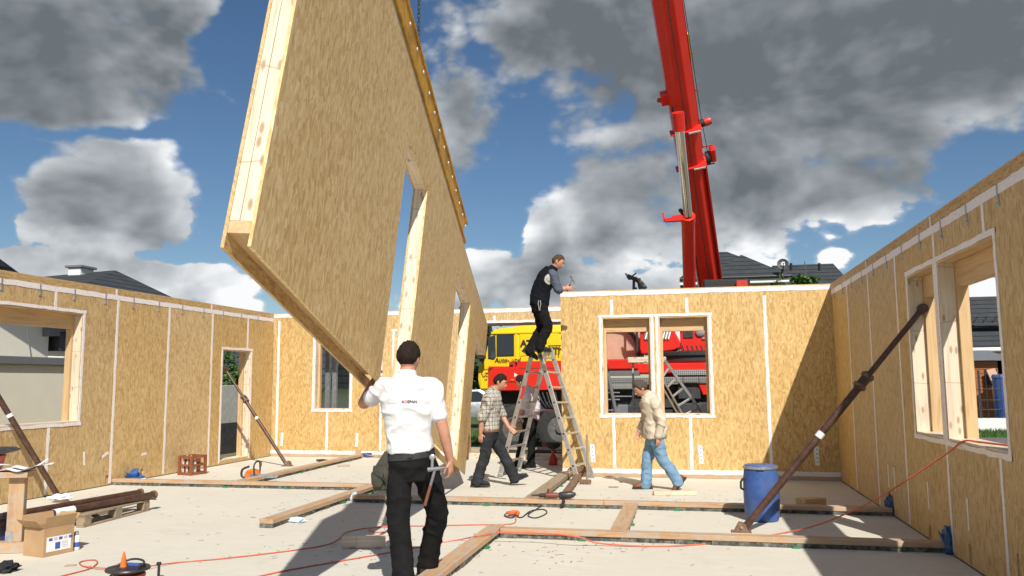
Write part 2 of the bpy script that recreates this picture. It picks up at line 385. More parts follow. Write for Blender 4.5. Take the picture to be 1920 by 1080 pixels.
M['glass'] = glass_dark()
M['plastwhite'] = plain('white_label', (.80, .80, .80), .5, var=.05)
M['white'] = plain('white_paint', (.78, .78, .77), .55, var=.06)
M['pinkish'] = plain('peach_panel', (.48, .30, .21), .7, var=.1)
M['paper'] = plain('paper', (.80, .80, .82), .7, var=.05)
M['card'] = plain('cardboard', (.42, .27, .14), .85, var=.12, scale=6)
M['orange'] = plain('orange_cable', (.56, .12, .06), .55, var=.15)
M['orangepl'] = plain('orange_plastic', (.70, .16, .02), .42, var=.12)
M['redpl'] = plain('red_plastic', (.48, .04, .03), .4, var=.15)
M['crate'] = plain('crate_brown', (.24, .075, .028), .5, var=.15)
M['barrel'] = plain('barrel_blue', (.030, .085, .29), .45, var=.25, scale=5, dirt=(.12, .17, .29))
M['navy'] = plain('navy_plastic', (.012, .022, .07), .4)
M['olive'] = plain('olive_pouch', (.050, .047, .034), .85, var=.35, scale=18, bump=.3)
M['leather'] = plain('brown_leather', (.17, .065, .03), .5, var=.25)
M['print_blue'] = plain('blue_print', (.05, .10, .40), .5, var=.1)
M['ink'] = plain('ink', (.02, .02, .02), .6, var=.1, bump=0)
M['ink_grey'] = plain('grey_print', (.50, .50, .52), .6, var=.1, bump=0)
M['polo_print'] = plain('faint_print', (.60, .60, .62), .7, var=.03, bump=0)
M['ink_red'] = plain('red_print', (.55, .03, .02), .6, var=.1, bump=0)
M['eyewhite'] = plain('eye_white', (.42, .39, .36), .4, var=.05, bump=0)
M['drillred'] = plain('dull_red', (.20, .05, .035), .55, var=.3)
M['dish'] = plain('dark_dish', (.055, .055, .06), .5, var=.2)
M['skin'] = plain('skin', (.50, .25, .165), .5, var=.14, scale=22, bump=.06, spec=.35)
M['hair_dark'] = plain('dark_hair', (0.022, 0.015, 0.011), .85, var=.5, scale=60, bump=.8, spec=.15)
M['hair_brown'] = plain('brown_hair', (0.085, 0.048, 0.026), .85, var=.4, scale=60, bump=.8, spec=.15)
M['hair_grey'] = plain('grey_hair', (0.085, 0.068, 0.055), .85, var=.45, scale=60, bump=.8, spec=.15)
def fabric(name, c, var=.15, weave=160, rough=.9, bump=.25):
    t = Mt(name); v = t.co(); n = t.noise(v, 7, 5, .6); w = t.noise(v, weave, 2)
    col = t.ramp(t.mth('ADD', t.mth('MULTIPLY', n, .7), t.mth('MULTIPLY', w, .3)), [(.3, tuple(x * (1 - var) for x in c)), (.7, tuple(min(1, x * (1 + var)) for x in c))])
    t.bump(t.mth('ADD', w, t.noise(v, 18, 4)), bump, .004);     return t.out(col, rough, spec=.12)
M['polo'] = fabric('white_cotton', (.66, .66, .68), .05)
M['trouser'] = fabric('black_work_cloth', (.011, .0105, .011), .5)
M['greytrouser'] = fabric('faded_black_cloth', (.030, .032, .036), .5)
M['jeans'] = fabric('blue_denim', (.17, .29, .42), .28)
M['fleece'] = fabric('beige_fleece', (.56, .49, .38), .10, 90)
M['pinkshirt'] = fabric('pink_shirt', (.45, .28, .24), .1)
M['greysleeve'] = fabric('blue_grey_cloth', (.085, .10, .135), .2)
M['greypatch'] = fabric('pale_grey_cloth', (.45, .45, .42), .1)
M['vest'] = fabric('black_vest', (.008, .009, .013), .4)
M['lilac'] = fabric('lilac_shirt', (.66, .62, .72), .06)
def plaid():
    t = Mt('plaid_cotton'); v = t.co(); s_ = t.nd('ShaderNodeSeparateXYZ'); t.L.new(v, s_.inputs[0])
    def line(x, f, w):
        return t.mth('LESS_THAN', t.mth('ABSOLUTE', t.mth('SUBTRACT', t.mth('FRACT', t.mth('MULTIPLY', x, f)), .5)), w)
    d = t.mth('ADD', s_.outputs[0], s_.outputs[1]); l1 = line(d, 17.0, .11); l2 = line(s_.outputs[2], 17.0, .11); l3 = line(d, 17.0, .30)
    k = t.mth('ADD', t.mth('MULTIPLY', l1, .5), t.mth('ADD', t.mth('MULTIPLY', l2, .5), t.mth('MULTIPLY', l3, .12)), clamp=True)
    t.bump(t.noise(v, 20, 4), .3, .004); return t.out(t.mix(k, (.44, .41, .35), (.06, .052, .048)), .9)
M['plaid'] = plaid()
def render_wall(name, c):
    t = Mt(name); v = t.co(); n = t.noise(v, 3, 5); f = t.noise(v, 60, 3)
    t.bump(f, .3, .006); return t.out(t.ramp(n, [(.3, tuple(x * .94 for x in c)), (.7, c)]), .9)
M['cream'] = render_wall('cream_render', (.80, .76, .62))
M['whitewall'] = render_wall('white_render', (.74, .74, .73))
M['greytrim'] = plain('grey_trim', (.16, .165, .18), .5, var=.08)
def roof_mat():
    t = Mt('slate_roof'); v = t.co((1, 1, 1)); s_ = t.nd('ShaderNodeSeparateXYZ'); t.L.new(v, s_.inputs[0])
    rows = t.mth('FRACT', t.mth('MULTIPLY', s_.outputs[2], 4.2)); n = t.noise(v, 1.6, 5); f = t.noise(t.co((9, 9, 9)), 1.4, 3)
    col = t.ramp(t.mth('ADD', t.mth('MULTIPLY', n, .5), t.mth('MULTIPLY', f, .5)), [(.3, (.030, .034, .038)), (.7, (.062, .068, .072))])
    col = t.mix(t.mth('LESS_THAN', rows, .16), col, (.014, .015, .016))
    t.bump(rows, .6, .05); return t.out(col, .75, spec=.2)
M['roof'] = roof_mat()
def ground_mat():
    t = Mt('bare_earth'); v = t.co(); n = t.noise(v, .25, 7, .6); g = t.noise(t.co(loc=(5, 5, 0)), 2.0, 6, .7)
    e = t.ramp(n, [(.35, (.17, .135, .09)), (.65, (.27, .22, .15))]); col = t.mix(t.ramp(g, [(.45, (0, 0, 0)), (.62, (1, 1, 1))]), e, (.10, .13, .04))
    t.bump(t.noise(v, 8, 6, .7), .6, .05); return t.out(col, .95)
M['ground'] = ground_mat()
M['grass'] = plain('grass_blades', (.055, .12, .022), .8, var=.45, scale=3, bump=0)
M['lawn'] = plain('lawn_soil', (.05, .09, .02), .95, var=.4, scale=2, bump=.5)
M['asphalt'] = plain('asphalt', (.13, .125, .12), .9, var=.2, scale=6, bump=.3)
M['leaf'] = plain('leaf', (.07, .15, .025), .65, var=.4, scale=5, bump=0)
M['leafd'] = plain('dark_leaf', (.03, .065, .02), .7, var=.4, scale=3, bump=0)
M['bark'] = plain('bark', (.10, .075, .05), .9, var=.3)
M['hut'] = wood('hut_board', (.36, .12, .035), 'X', knots=False)
# ------------------------------------------------------------------ ground
XR, XL, YB, YL, H, TH = 2.226, -8.83, 13.61, 16.29, 3.06, .235
GZ = -.14
def struct(name, mb, mat, **k): return tag(mb.build(name, mat, **k), kind='structure')
def sheet(x0, y0, x1, y1, z): return MB().add([(x0, y0, z), (x1, y0, z), (x1, y1, z), (x0, y1, z)], [(0, 1, 2, 3)])
struct('ground', sheet(-900, -300, 900, 1500, GZ), M['ground'])
struct('floor_slab', MB().box((XL - TH - .02, -3, GZ - .25), (XR + TH + .02, YL + TH + .02, 0)), M['floor'])
struct('road', sheet(6.0, 18.5, 60, 24.5, GZ + .008), M['asphalt'])
struct('lawn', sheet(-14, 21.5, 5.5, 60, GZ + .006), M['lawn'])
struct('verge', sheet(6.0, 24.9, 60, 29, GZ + .006), M['lawn'])
struct('kerb', MB().box((6.0, 24.5, GZ - .05), (60, 24.7, GZ + .1)), M['asphalt'])
def blades(name, label, x0, y0, x1, y1, n, h=.09):
    rnd = random.Random(3); mb = MB()
    for i in range(n):
        x, y = rnd.uniform(x0, x1), rnd.uniform(y0, y1); a = rnd.uniform(0, 6.28); w = .012 + .01 * rnd.random(); hh = h * rnd.uniform(.6, 1.5)
        dx, dy = math.cos(a) * w, math.sin(a) * w; lx, ly = rnd.uniform(-.04, .04), rnd.uniform(-.04, .04)
        k = len(mb.v); mb.v += [Vector((x - dx, y - dy, GZ)), Vector((x + dx, y + dy, GZ)), Vector((x + lx, y + ly, GZ + hh))]; mb.f.append((k, k + 1, k + 2))
    return tag(mb.build(name, M['grass']), label, 'grass', kind='stuff')
blades('grass', 'green grass growing behind the crane truck', -8.0, 21.5, -1.0, 27, 9000, .12)
blades('grass', 'strip of green grass beyond the road outside the right window', 8, 25, 14.5, 28.8, 7000, .12)

# ------------------------------------------------------------------ timber frame walls
def subtract(rect, holes):
    out = [rect]
    for (a0, a1, b0, b1) in holes:
        nxt = []
        for (s0, s1, z0, z1) in out:
            if a1 <= s0 or a0 >= s1 or b1 <= z0 or b0 >= z1: nxt.append((s0, s1, z0, z1)); continue
            if a0 > s0: nxt.append((s0, a0, z0, z1))
            if a1 < s1: nxt.append((a1, s1, z0, z1))
            m0, m1 = max(a0, s0), min(a1, s1)
            if b0 > z0: nxt.append((m0, m1, z0, b0))
            if b1 < z1: nxt.append((m0, m1, b1, z1))
        out = nxt
    return out
rt = random.Random(11)
def ribbon(parent, p0, p1, w=.055, n=.0035, mat=None, name='tape'):
    """a strip of tape stuck on the board from p0 to p1 (s, z), hand-laid edges"""
    p0 = Vector((p0[0], 0, p0[1])); p1 = Vector((p1[0], 0, p1[1])); d = p1 - p0; L_ = d.length; d.normalize(); x = Vector((d.z, 0, -d.x))
    k = max(2, int(L_ / .09)); a = []; b = []
    for i in range(k + 1):
        c = p0 + d * L_ * i / k + x * rt.uniform(-.003, .003)
        a.append(c + x * (w / 2 + rt.uniform(-.004, .004))); b.append(c - x * (w / 2 + rt.uniform(-.004, .004)))
    mb = MB(); nn = Vector((0, n, 0)); z0 = Vector((0, .0005, 0))
    vs = [q + nn + Vector((0, rt.uniform(-.001, .0012), 0)) for q in a] + [q + nn for q in b] + [q + z0 for q in a] + [q + z0 for q in b]
    m_ = k + 1; fs = []
    for i in range(k):
        fs += [(i, i + 1, m_ + i + 1, m_ + i), (2 * m_ + i, 2 * m_ + i + 1, i + 1, i), (m_ + i, m_ + i + 1, 3 * m_ + i + 1, 3 * m_ + i)]
    mb.add(vs, fs); return mb.build(name, mat or M['tape'], parent, smooth=40)
_clip = None
def clip(parent, s, z):
    global _clip
    if _clip is None:
        mb = MB(); mb.box((-.012, .001, -.03), (.012, .010, .09)); mb.prism([(-.012, -.03), (.012, -.03), (.026, -.075), (-.026, -.075)], (0, .006, 0), (0, .001, 0))
        mb.tube([(0, .004, -.05), (0, .018, -.05)], .008, 8)
        _clip = mb.build('bracket', M['steel'], parent, bevel=.001); o = _clip
    else:
        o = _clip.copy(); COL.objects.link(o); o.parent = parent
    o.location = (s, 0, z)
def make_wall(label, origin, rz, length, joints, openings, holes=(), rim=True, clips=(), z_end_tape=False, part_joints=()):
    """local x runs along the wall, local y points into the room, inner board face at y = 0"""
    w = thing('timber_wall', label, 'wall', origin, rz)
    ztop = 2.93 if rim else H - .012
    zb = .012
    cuts = [(a, b, c, d) for (a, b, c, d, k) in openings]
    js = [0] + sorted(joints) + [length]
    for a, b in zip(js[:-1], js[1:]):
        mb = MB()
        for (s0, s1, z0, z1) in subtract((a + .002, b - .002, zb, ztop), cuts + list(holes)): mb.box((s0, -.018, z0), (s1, 0, z1))
        if mb.v: mb.build('panel', M['osb'], w)
        if rim: MB().box((a + .002, -.018, ztop + .002), (b - .002, 0, H - .012)).build('rim_board', M['osb_rim'], w)
    core = MB()
    for (s0, s1, z0, z1) in subtract((0, length, .0, H - .012), cuts): core.box((s0, -TH + .02, z0), (s1, -.0185, z1))
    core.build('frame', M['glulamX'], w)
    outer = MB()
    for (s0, s1, z0, z1) in subtract((0, length, 0, H - .012), cuts): outer.box((s0, -TH, z0), (s1, -TH + .0195, z1))
    outer.build('outer_board', M['card'], w)
    bx('top_plate', (0, -TH, H - .0115), (length, 0, H), M['glulamX'], w, 0)
    for (a, b, c, d, kind) in openings:
        e = .002
        if kind in ('window', 'door'):
            y0, y1, yo = -.001, -.135, -TH + .004
            for s0, s1, so0, so1 in ((a + e, a + .022, a + .022, a + .062), (b - .022, b - e, b - .062, b - .022)):
                bx('jamb', (s0, y1, c + e), (s1, y0, d - e), M['pineZ'], w, .001)
                bx('outer_jamb', (min(s0, so0), yo, c + e), (max(s1, so1), y1 - .002, d - .001), M['glulamZ'], w, .001)
            bx('head_board', (a + .0225, y1, d - .022), (b - .0225, y0, d - e), M['glulamX'], w, .001)
            bx('sill_board', (a + .0225, yo, c + e), (b - .0225, y0, c + .022), M['pineX'], w, .001)
            if kind == 'window': bx('lintel', (a + .0625, yo, d - .235), (b - .0625, y1 - .002, d - .023), M['glulamX'], w, .001)
            t = .022
            ribbon(w, (a - t, c - .03), (a - t, d + .03), .045, .006); ribbon(w, (b + t, c - .03), (b + t, d + .03), .045, .006)
            ribbon(w, (a - .06, d + t), (b + .06, d + t), .045, .0075)
            if kind == 'window': ribbon(w, (a - .06, c - t), (b + .06, c - t), .045, .0075)
        elif kind == 'gate':
            bx('lintel', (a + e, -TH + .004, d - .045), (b - e, -.002, d - .002), M['brownpipe'], w, .001)
            bx('threshold', (a + e, -TH + .03, .001), (b - e, -.03, .11), M['pineX'], w, .003)
            ribbon(w, (a, d + .025), (b, d + .025), .05)
    for s in list(joints) + list(part_joints):
        segs = [(.03 if rim else .14, 2.90)]
        for (a, b, c, d, k) in openings:
            if a - .02 < s < b + .02:
                new = []
                for (z0, z1) in segs:
                    if c - .045 > z0 and k != 'gate' and k != 'door': new.append((z0, c - .045))
                    if d + .045 < z1: new.append((d + .045, z1))
                segs = new
        for z0, z1 in segs:
            if z1 - z0 > .05: ribbon(w, (s, z0), (s, z1), .05)
    if rim:
        ribbon(w, (0, 2.915), (length, 2.915), .075, .005)
        for s in clips: clip(w, s, 2.86)
        for s in joints[::2]: ribbon(w, (s + .05, 2.95), (s + .05, 3.045), .04)
        bx('bedding', (0, -TH, .0005), (length, .006, .0115), M['mortar'], w, 0)
    else:
        ribbon(w, (0, 3.005), (length, 3.005), .075, .005)
        s = 0
        gates = [(a, b) for (a, b, c, d, k) in openings if k == 'gate']
        for (s0, s1, z0, z1) in subtract((0, length, 0, 1), [(a, b, -1, 2) for a, b in gates]):
            ribbon(w, (s0 + .03, .095), (s1, .095), .07, .005); bx('sole_board', (s0 + .02, .0005, .002), (s1 - .01, .022, .058), M['plateX'], w, .002)
    return w
# right wall: local x = world +Y
RW0 = 0.0
ry = lambda y: y - RW0
right_wall = make_wall('long shaded timber wall on the right with two tall window openings', (XR, RW0, 0), R(90), YB - .004 - RW0,
    [ry(v) for v in (1.25, 2.62, 4.0, 5.38, 8.06, 9.52, 10.92, 12.30)],
    [(ry(6.58), ry(8.0), 1.005, 2.61, 'window'), (ry(8.12), ry(9.05), 1.005, 2.61, 'window')],
    holes=[(ry(7.56), ry(7.64), .03, .19), (ry(8.74), ry(8.81), .03, .15), (ry(10.35), ry(10.40), .02, .13), (ry(9.215), ry(9.235), .02, .38), (ry(6.55), ry(6.58), .05, .32), (ry(10.93), ry(10.945), .02, .25), (ry(12.9), ry(12.93), .03, .12)],
    clips=[ry(6.42 - .69 * 2 + .69 * i) for i in range(13)], part_joints=[ry(6.76)])
for y in (10.39, 10.09, 8.76, 7.59): ribbon(right_wall, (ry(y), .30), (ry(y) + .005, .56), .035)
# left wall: local x = world -Y from the far corner
ly = lambda y: YL - y
left_wall = make_wall('sunlit timber wall on the left with a big window and a doorway', (XL, YL - .004, 0), R(-90), YL - 2.6,
    [ly(v) for v in (13.95, 12.62, 11.30, 7.35, 6.0, 4.7)],
    [(ly(10.55), ly(8.1), 1.0, 2.61, 'window'), (ly(15.38), ly(14.33), .07, 2.215, 'door')],
    holes=[(ly(12.10), ly(12.02), .03, .17), (ly(11.28), ly(11.20), .03, .16), (ly(10.0), ly(9.92), .28, .36)],
    clips=[ly(9.03 + .658 * i) for i in range(11)], part_joints=[ly(9.99), ly(15.23)])
for (y, a, b, z) in ((10.72, .012, .10, .46), (11.17, -.07, .035, .47), (12.09, -.07, .008, .41)): ribbon(left_wall, (ly(y) - a, z - b), (ly(y) + a, z + b), .04)
# back walls: local x = world -X
bxs = lambda x: XR + TH - x
back_right = make_wall('sunlit timber wall at the back with a pair of square windows', (XR + TH, YB, 0), R(180), XR + TH + 2.1,
    [bxs(1.21)], [(bxs(.326), bxs(-.48), 1.0, 2.60, 'window'), (bxs(-.60), bxs(-1.41), 1.0, 2.60, 'window')],
    holes=[(bxs(2.09), bxs(2.06), .36, .49), (bxs(1.96), bxs(1.86), .0, .09)], rim=False, part_joints=[bxs(-.01), bxs(-1.24)])
for x in (-1.59, .14, 1.90):
    l = ribbon(back_right, (bxs(x), .23), (bxs(x) + .012, .52), .07, .004, M['plastwhite'], 'label_strip')
    d = MB()
    for k in range(4): d.box((bxs(x) - .012 + .003 * k, .0042, .27 + .065 * k), (bxs(x) + .008 + .003 * k, .0055, .285 + .065 * k))
    d.build('print', M['print_blue'], l)
bls = lambda x: -1.87 - x
back_left = make_wall('timber wall at the far back left with a wide opening onto the truck', (-1.87, YL, 0), R(180), -1.87 - XL - .0,
    [bls(-3.88), bls(-5.0), bls(-6.34), bls(-8.70)],
    [(bls(-7.03), bls(-7.85), .99, 2.61, 'window'), (bls(-5.2), bls(-6.05), 1.0, 2.62, 'window'), (bls(-2.12), bls(-4.45), 0, 2.75, 'gate')],
    rim=False, part_joints=[bls(-7.54)])
for x in (-6.87, -8.58): ribbon(back_left, (bls(x), .22), (bls(x) - .02, .50), .055)
bx('socket_block', (bls(-6.76), .002, .06), (bls(-6.88), .03, .16), M['plateZ'], back_left)
ret = thing('timber_wall', 'short return timber wall hidden beside the wide opening', 'wall', (-2.1, YB + .24, 0), R(90))
bx('frame', (0, -.20, 0), (YL - YB - .245, -.02, H), M['glulamX'], ret, 0); bx('panel', (0, -.019, 0), (YL - YB - .245, 0, H), M['osb'], ret, 0); bx('outer_board', (0, -.225, 0), (YL - YB - .245, -.201, H), M['card'], ret, 0)

# ------------------------------------------------------------------ hanging partition
D_ = ray(1054, 1084).normalized(); U_ = ray(1287, -4369); U_ = (U_ - D_ * U_.dot(D_)).normalized(); Y_ = U_.cross(D_)
B_ = EYE + ray(648, 651) * 5.6
pm = Matrix((D_, Y_, U_)).transposed().to_4x4(); pm.translation = B_
hp = thing('wall_panel', 'large timber wall panel tilted in mid air, hanging from the yellow beam', 'wall panel', mat=pm)
PA, PE, PH, PT = -1.81, 7.33, 2.855, .15
doors = [(1.10, 2.17, .068, 2.27), (4.70, 6.25, .068, 2.40)]
def sheet_panel(name, y0, y1, mat, z0):
    mb = MB()
    for r_ in subtract((PA, PE, z0, PH), doors) + [(PE, 8.85, 2.28, PH)]: mb.box((r_[0], y0, r_[2]), (r_[1], y1, r_[3]))
    return mb.build(name, mat, hp)
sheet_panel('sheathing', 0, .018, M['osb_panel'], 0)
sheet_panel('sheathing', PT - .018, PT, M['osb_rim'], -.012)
yi0, yi1 = .0185, PT - .0185
def stud(x0, x1, z0, z1, y0=yi0, y1=yi1, mat='pineZ', name='stud'): return bx(name, (x0, y0, z0), (x1, y1, z1), M[mat], hp, .0015)
ymid = (yi0 + yi1) / 2 + .006
stud(PA + .004, PA + .06, .132, 2.79, yi0, ymid - .001); stud(PA + .002, PA + .06, .132, 2.79, ymid + .001, yi1)
for x in (-1.2, -.58, .04, .62, 2.9, 3.5, 4.1): stud(x, x + .06, .132, 2.79)
for (a, b, c, d) in doors:
    stud(a - .06, a - .001, .132, 2.79); stud(b + .001, b + .06, .132, 2.79)
    stud(a, b, d + .001, 2.79, mat='pineX', name='header')
    stud(a - .06, b + .06, .068, .131, mat='pineX', name='bottom_plate') if 0 else None
stud(6.9, 6.96, .132, 2.79); stud(PE - .06, PE - .001, .132, 2.79); stud(PE, 8.85, 2.29, 2.79, mat='pineX', name='header')
for a, b in ((PA + .001, 1.099), (2.171, 4.699), (6.251, PE - .001)): stud(a, b, .066, .131, mat='glulamX', name='bottom_plate')
stud(PA + .001, 8.85, 2.791, PH - .001, mat='pineX', name='top_plate')
# lifting beam, aligned with the panel top
bm_ = thing('lifting_beam', 'scuffed yellow steel lifting beam above the hanging wall panel', 'lifting beam', mat=pm @ Matrix.Translation((0, 0, PH + .10)))
mbm = MB(); x0, x1 = -1.0, 5.25
mbm.box((x0, .0, 0), (x1, .14, .03)); mbm.box((x0, .0, .29), (x1, .14, .32)); mbm.box((x0, .015, .031), (x1 - .25, .125, .289))
mbm.build('girder', M['beamyel'], bm_, bevel=.003)
for k in range(17): MB().tube([(x0 + .2 + k * .37, .008, .22), (x0 + .2 + k * .37, .0145, .22)], .018, 10).build('hole_light', M['plastwhite'], bm_)  # white discs painted as daylight showing through the beam's holes
for k in (): bx('stiffener', (x0 + k, .002, .0305), (x0 + k + .014, .0148, .2895), M['beamyel'], bm_, .001)
for k in (-.55, .9, 1.85, 3.3, 4.75):
    MB().box((k, .055, -.12), (k + .05, .06, .001)).build('sling', M['black'], bm_); MB().box((k + .01, .015, -.098), (k + .09, .10, -.085)).build('clamp', M['steel'], bm_, bevel=.003)
bx('clamp', (4.9, .01, -.095), (5.1, .09, -.02), M['redpl'], bm_, .01)
bx('rail', (x0 + .1, .012, -.085), (x1 - .25, .05, -.03), M['oldX'], bm_, .002)
CH = pm @ Vector((1.41, .075, PH + .44))
def link_mesh():
    mb = MB(); pts = []
    for k in range(20):
        a = 2 * math.pi * k / 20; x, z = math.cos(a) * .013, math.sin(a) * .013; z += .014 if z > 0 else -.014; pts.append((x, 0, z))
    mb.tube(pts + pts[:1], .0048, 7, cap=False); return mb
ch = thing('lifting_chain', 'grey steel chain running up from the yellow beam', 'chain', CH)
l0 = None
for k in range(63):
    if l0 is None: l0 = link_mesh().build('link', M['chassis'], ch, smooth=60); o = l0
    else: o = l0.copy(); COL.objects.link(o); o.parent = ch
    o.location = (0, 0, .03 + k * .044); o.rotation_euler = (0, 0, R(35 + 90 * (k % 2)))
MB().tube([(0, 0, -.09), (0, 0, .02)], .022, 12).build('shackle', M['chrome'], ch, smooth=50)
MB().tube([(0, 0, 2.83), (0, 0, 9.4)], .012, 8).build('hoist_rope', M['steel'], ch)
MB().lathe([(.02, 2.75), (.10, 2.85), (.12, 3.2), (.05, 3.35)], n=16).build('hook_block', M['redpl'], ch, smooth=40)
# ------------------------------------------------------------------ crane truck
def text_mesh(name, s, size, mat, parent, loc, rot, extrude=.004, align='LEFT', bold=0.0, shear=0.0):
    cu = bpy.data.curves.new('t', 'FONT'); cu.body = s; cu.size = size; cu.extrude = extrude; cu.align_x = align; cu.offset = bold; cu.shear = shear; cu.resolution_u = 3
    t = bpy.data.objects.new('t', cu); COL.objects.link(t); bpy.context.view_layer.update()
    me = bpy.data.meshes.new_from_object(t.evaluated_get(bpy.context.evaluated_depsgraph_get())); bpy.data.objects.remove(t)
    me.name = name; me.materials.clear(); me.materials.append(mat); o = bpy.data.objects.new(name, me); COL.objects.link(o); o.parent = parent; o.location = loc; o.rotation_euler = rot
    return o
TY = 19.4                         # near side of the truck
tk = thing('crane_truck', 'yellow and red mobile crane truck parked behind the back wall, boom raised', 'crane truck', (-5.05, TY, GZ))
g = GZ
def tx(u, v, y=TY): p = AY(u, v, y); return p.x + 5.05, p.z - GZ
# cab: profile in (x, z), extruded across
W = 2.35
cab_z = tx(1000, 613)[1]; cz0 = tx(910, 731)[1]
cab = MB().prism([(.06, cz0), (0.0, cz0 + .25), (.02, 2.05), (.16, 2.2), (.30, 2.82), (.42, cab_z - .03), (1.2, cab_z + .05), (2.5, cab_z + .03), (2.62, cab_z - .1), (2.62, cz0)], (0, W, 0))
cab = cab.build('cab', M['yellow'], tk, bevel=.03, seg=2, smooth=35)
MB().box((.32, -.03, cab_z - .16), (2.6, .02, cab_z - .10)).build('gutter', M['yellow'], tk, bevel=.01)
def plate(name, pts, mat, y0=-.012, y1=.004, par=None, bevel=.008):
    return MB().prism([tx(u, v) for u, v in pts], (0, y1 - y0, 0), (0, y0, 0)).build(name, mat, par or tk, bevel=bevel)
fr = plate('window_rubber', [(915, 632), (929, 628), (930, 670), (926, 675), (915, 673)], M['black'], -.014)
plate('pane', [(917, 634), (927, 631), (928, 669), (925, 672), (917, 671)], M['glass'], -.020, -.013, fr, 0)
fr = plate('window_rubber', [(931, 627), (964, 626), (964, 668), (931, 669)], M['black'], -.014)
plate('pane', [(933, 629), (962, 628), (962, 666), (933, 667)], M['glass'], -.020, -.013, fr, 0)
plate('panel_press', [(974, 626), (1048, 622), (1050, 664), (974, 668)], M['yellow'], -.016, .004, bevel=.012)
plate('panel_press', [(977, 630), (1044, 626), (1046, 660), (977, 664)], M['yellow'], -.021, -.012, bevel=.008)
plate('lower_panel', [(916, 687), (955, 687), (955, 678), (1060, 676), (1060, 731), (916, 733)], M['red'], -.02, .01, bevel=.01)
plate('wheel_arch', [(916, 690), (972, 689), (972, 722), (965, 716), (945, 717), (934, 730), (930, 757), (916, 757)], M['red'], -.034, -.019, bevel=.01)
plate('door_trim', [(966, 622), (970, 622), (970, 686), (966, 686)], M['yellow'], -.02, .004, bevel=.006)
x_, z_ = tx(928, 679); text_mesh('lettering', 'Auto- und', .155, M['ink'], tk, (x_, -.026, z_), (R(90), 0, 0), shear=.12, bold=.001)
x_, z_ = tx(976.5, 650); text_mesh('lettering', 'AT', .22, M['ink'], tk, (x_, -.026, z_), (R(90), 0, 0), bold=.012)
for i, s_ in enumerate(('Telefon', '0364 51', 'W')):
    x_, z_ = tx(909, 701 + i * 6.5); [bx('print', (x_ + .03 * k, -.016, z_), (x_ + .03 * k + (.018, .024, .012)[k % 3], -.0125, z_ + (.03, .035, .05)[i]), M['ink'], tk, 0) for k in range((3, 3, 2)[i])]
MB().prism([tx(965, 699), tx(965, 707), tx(971, 703)], (0, .01, 0), (0, -.045, 0)).build('arrow_mark', M['plastwhite'], tk)
mir = MB(); a = tx(908, 652); mir.bar((a[0], -.28, a[1] - .28), (a[0], -.28, a[1] + .06), .10, .20); mir.tube([(a[0], -.25, a[1] - .3), (a[0] + .05, -.18, a[1] - .55), (a[0] + .22, -.01, a[1] - .48)], .014, 6); mir.build('mirror', M['blackpl'], tk, bevel=.01)
a = tx(920, 620); MB().tube([(a[0] - .02, .1, a[1] - .1), (a[0], -.05, a[1] - .05), (a[0], -.05, a[1] + .2)], .025, 8).build('antenna', M['blackpl'], tk)
# cab fittings
for u0_, v0_, u1_, v1_ in ((931, 690, 955, 691), (966, 676, 967.5, 690), (974, 690, 1046, 691)): plate('panel_gap', [(u0_, v0_), (u1_, v0_), (u1_, v1_), (u0_, v1_)], M['ink'], -.022, -.0205, bevel=0)
plate('door_handle', [(956, 683), (963, 683), (963, 685.5), (956, 685.5)], M['blackpl'], -.06, -.02, bevel=.006)
plate('marker_lamp', [(958, 711), (964, 711), (964, 714.5), (958, 714.5)], M['orangepl'], -.05, -.019, bevel=.004)
plate('entry_step', [(919, 735), (931, 735), (931, 743), (919, 743)], M['chassis'], -.03, .3, bevel=.01); plate('entry_step', [(919, 752), (931, 752), (931, 758), (919, 758)], M['tread'], -.05, .3, bevel=.01)
plate('wiper_panel', [(900, 697), (914, 696), (914, 729), (901, 729)], M['yellow'], -.012, .002, bevel=.008)
a = tx(948, 661); MB().tube([(a[0] + .22 * math.cos(k * .35), .45 + .1 * math.sin(k * .35), a[1] + .02 + .10 * math.sin(k * .35)) for k in range(19)], .018, 8).build('steering_wheel', M['black'], tk)
plate('roof_rack_rail', [(1028, 648), (1060, 647), (1060, 649), (1028, 650)], M['brownpipe'], -.10, -.06, bevel=.004)
for u_ in (1031, 1037, 1043, 1049, 1055): plate('rack_bar', [(u_, 648), (u_ + 1.3, 648), (u_ + 1.3, 664), (u_, 664)], M['brownpipe'], -.095, -.07, bevel=.002)
hs_ = MB()
for k in range(5): u_ = 1008 + 8 * k; p_, q_ = tx(u_, 735), tx(u_ + 22, 770); hs_.tube(smooth_line([(p_[0], .05, p_[1]), (p_[0] + .12, -.02, p_[1] - .25 - .04 * k), (q_[0], .05, q_[1])], 6), .022, 8)
hs_.build('hoses', M['black'], tk, smooth=50)
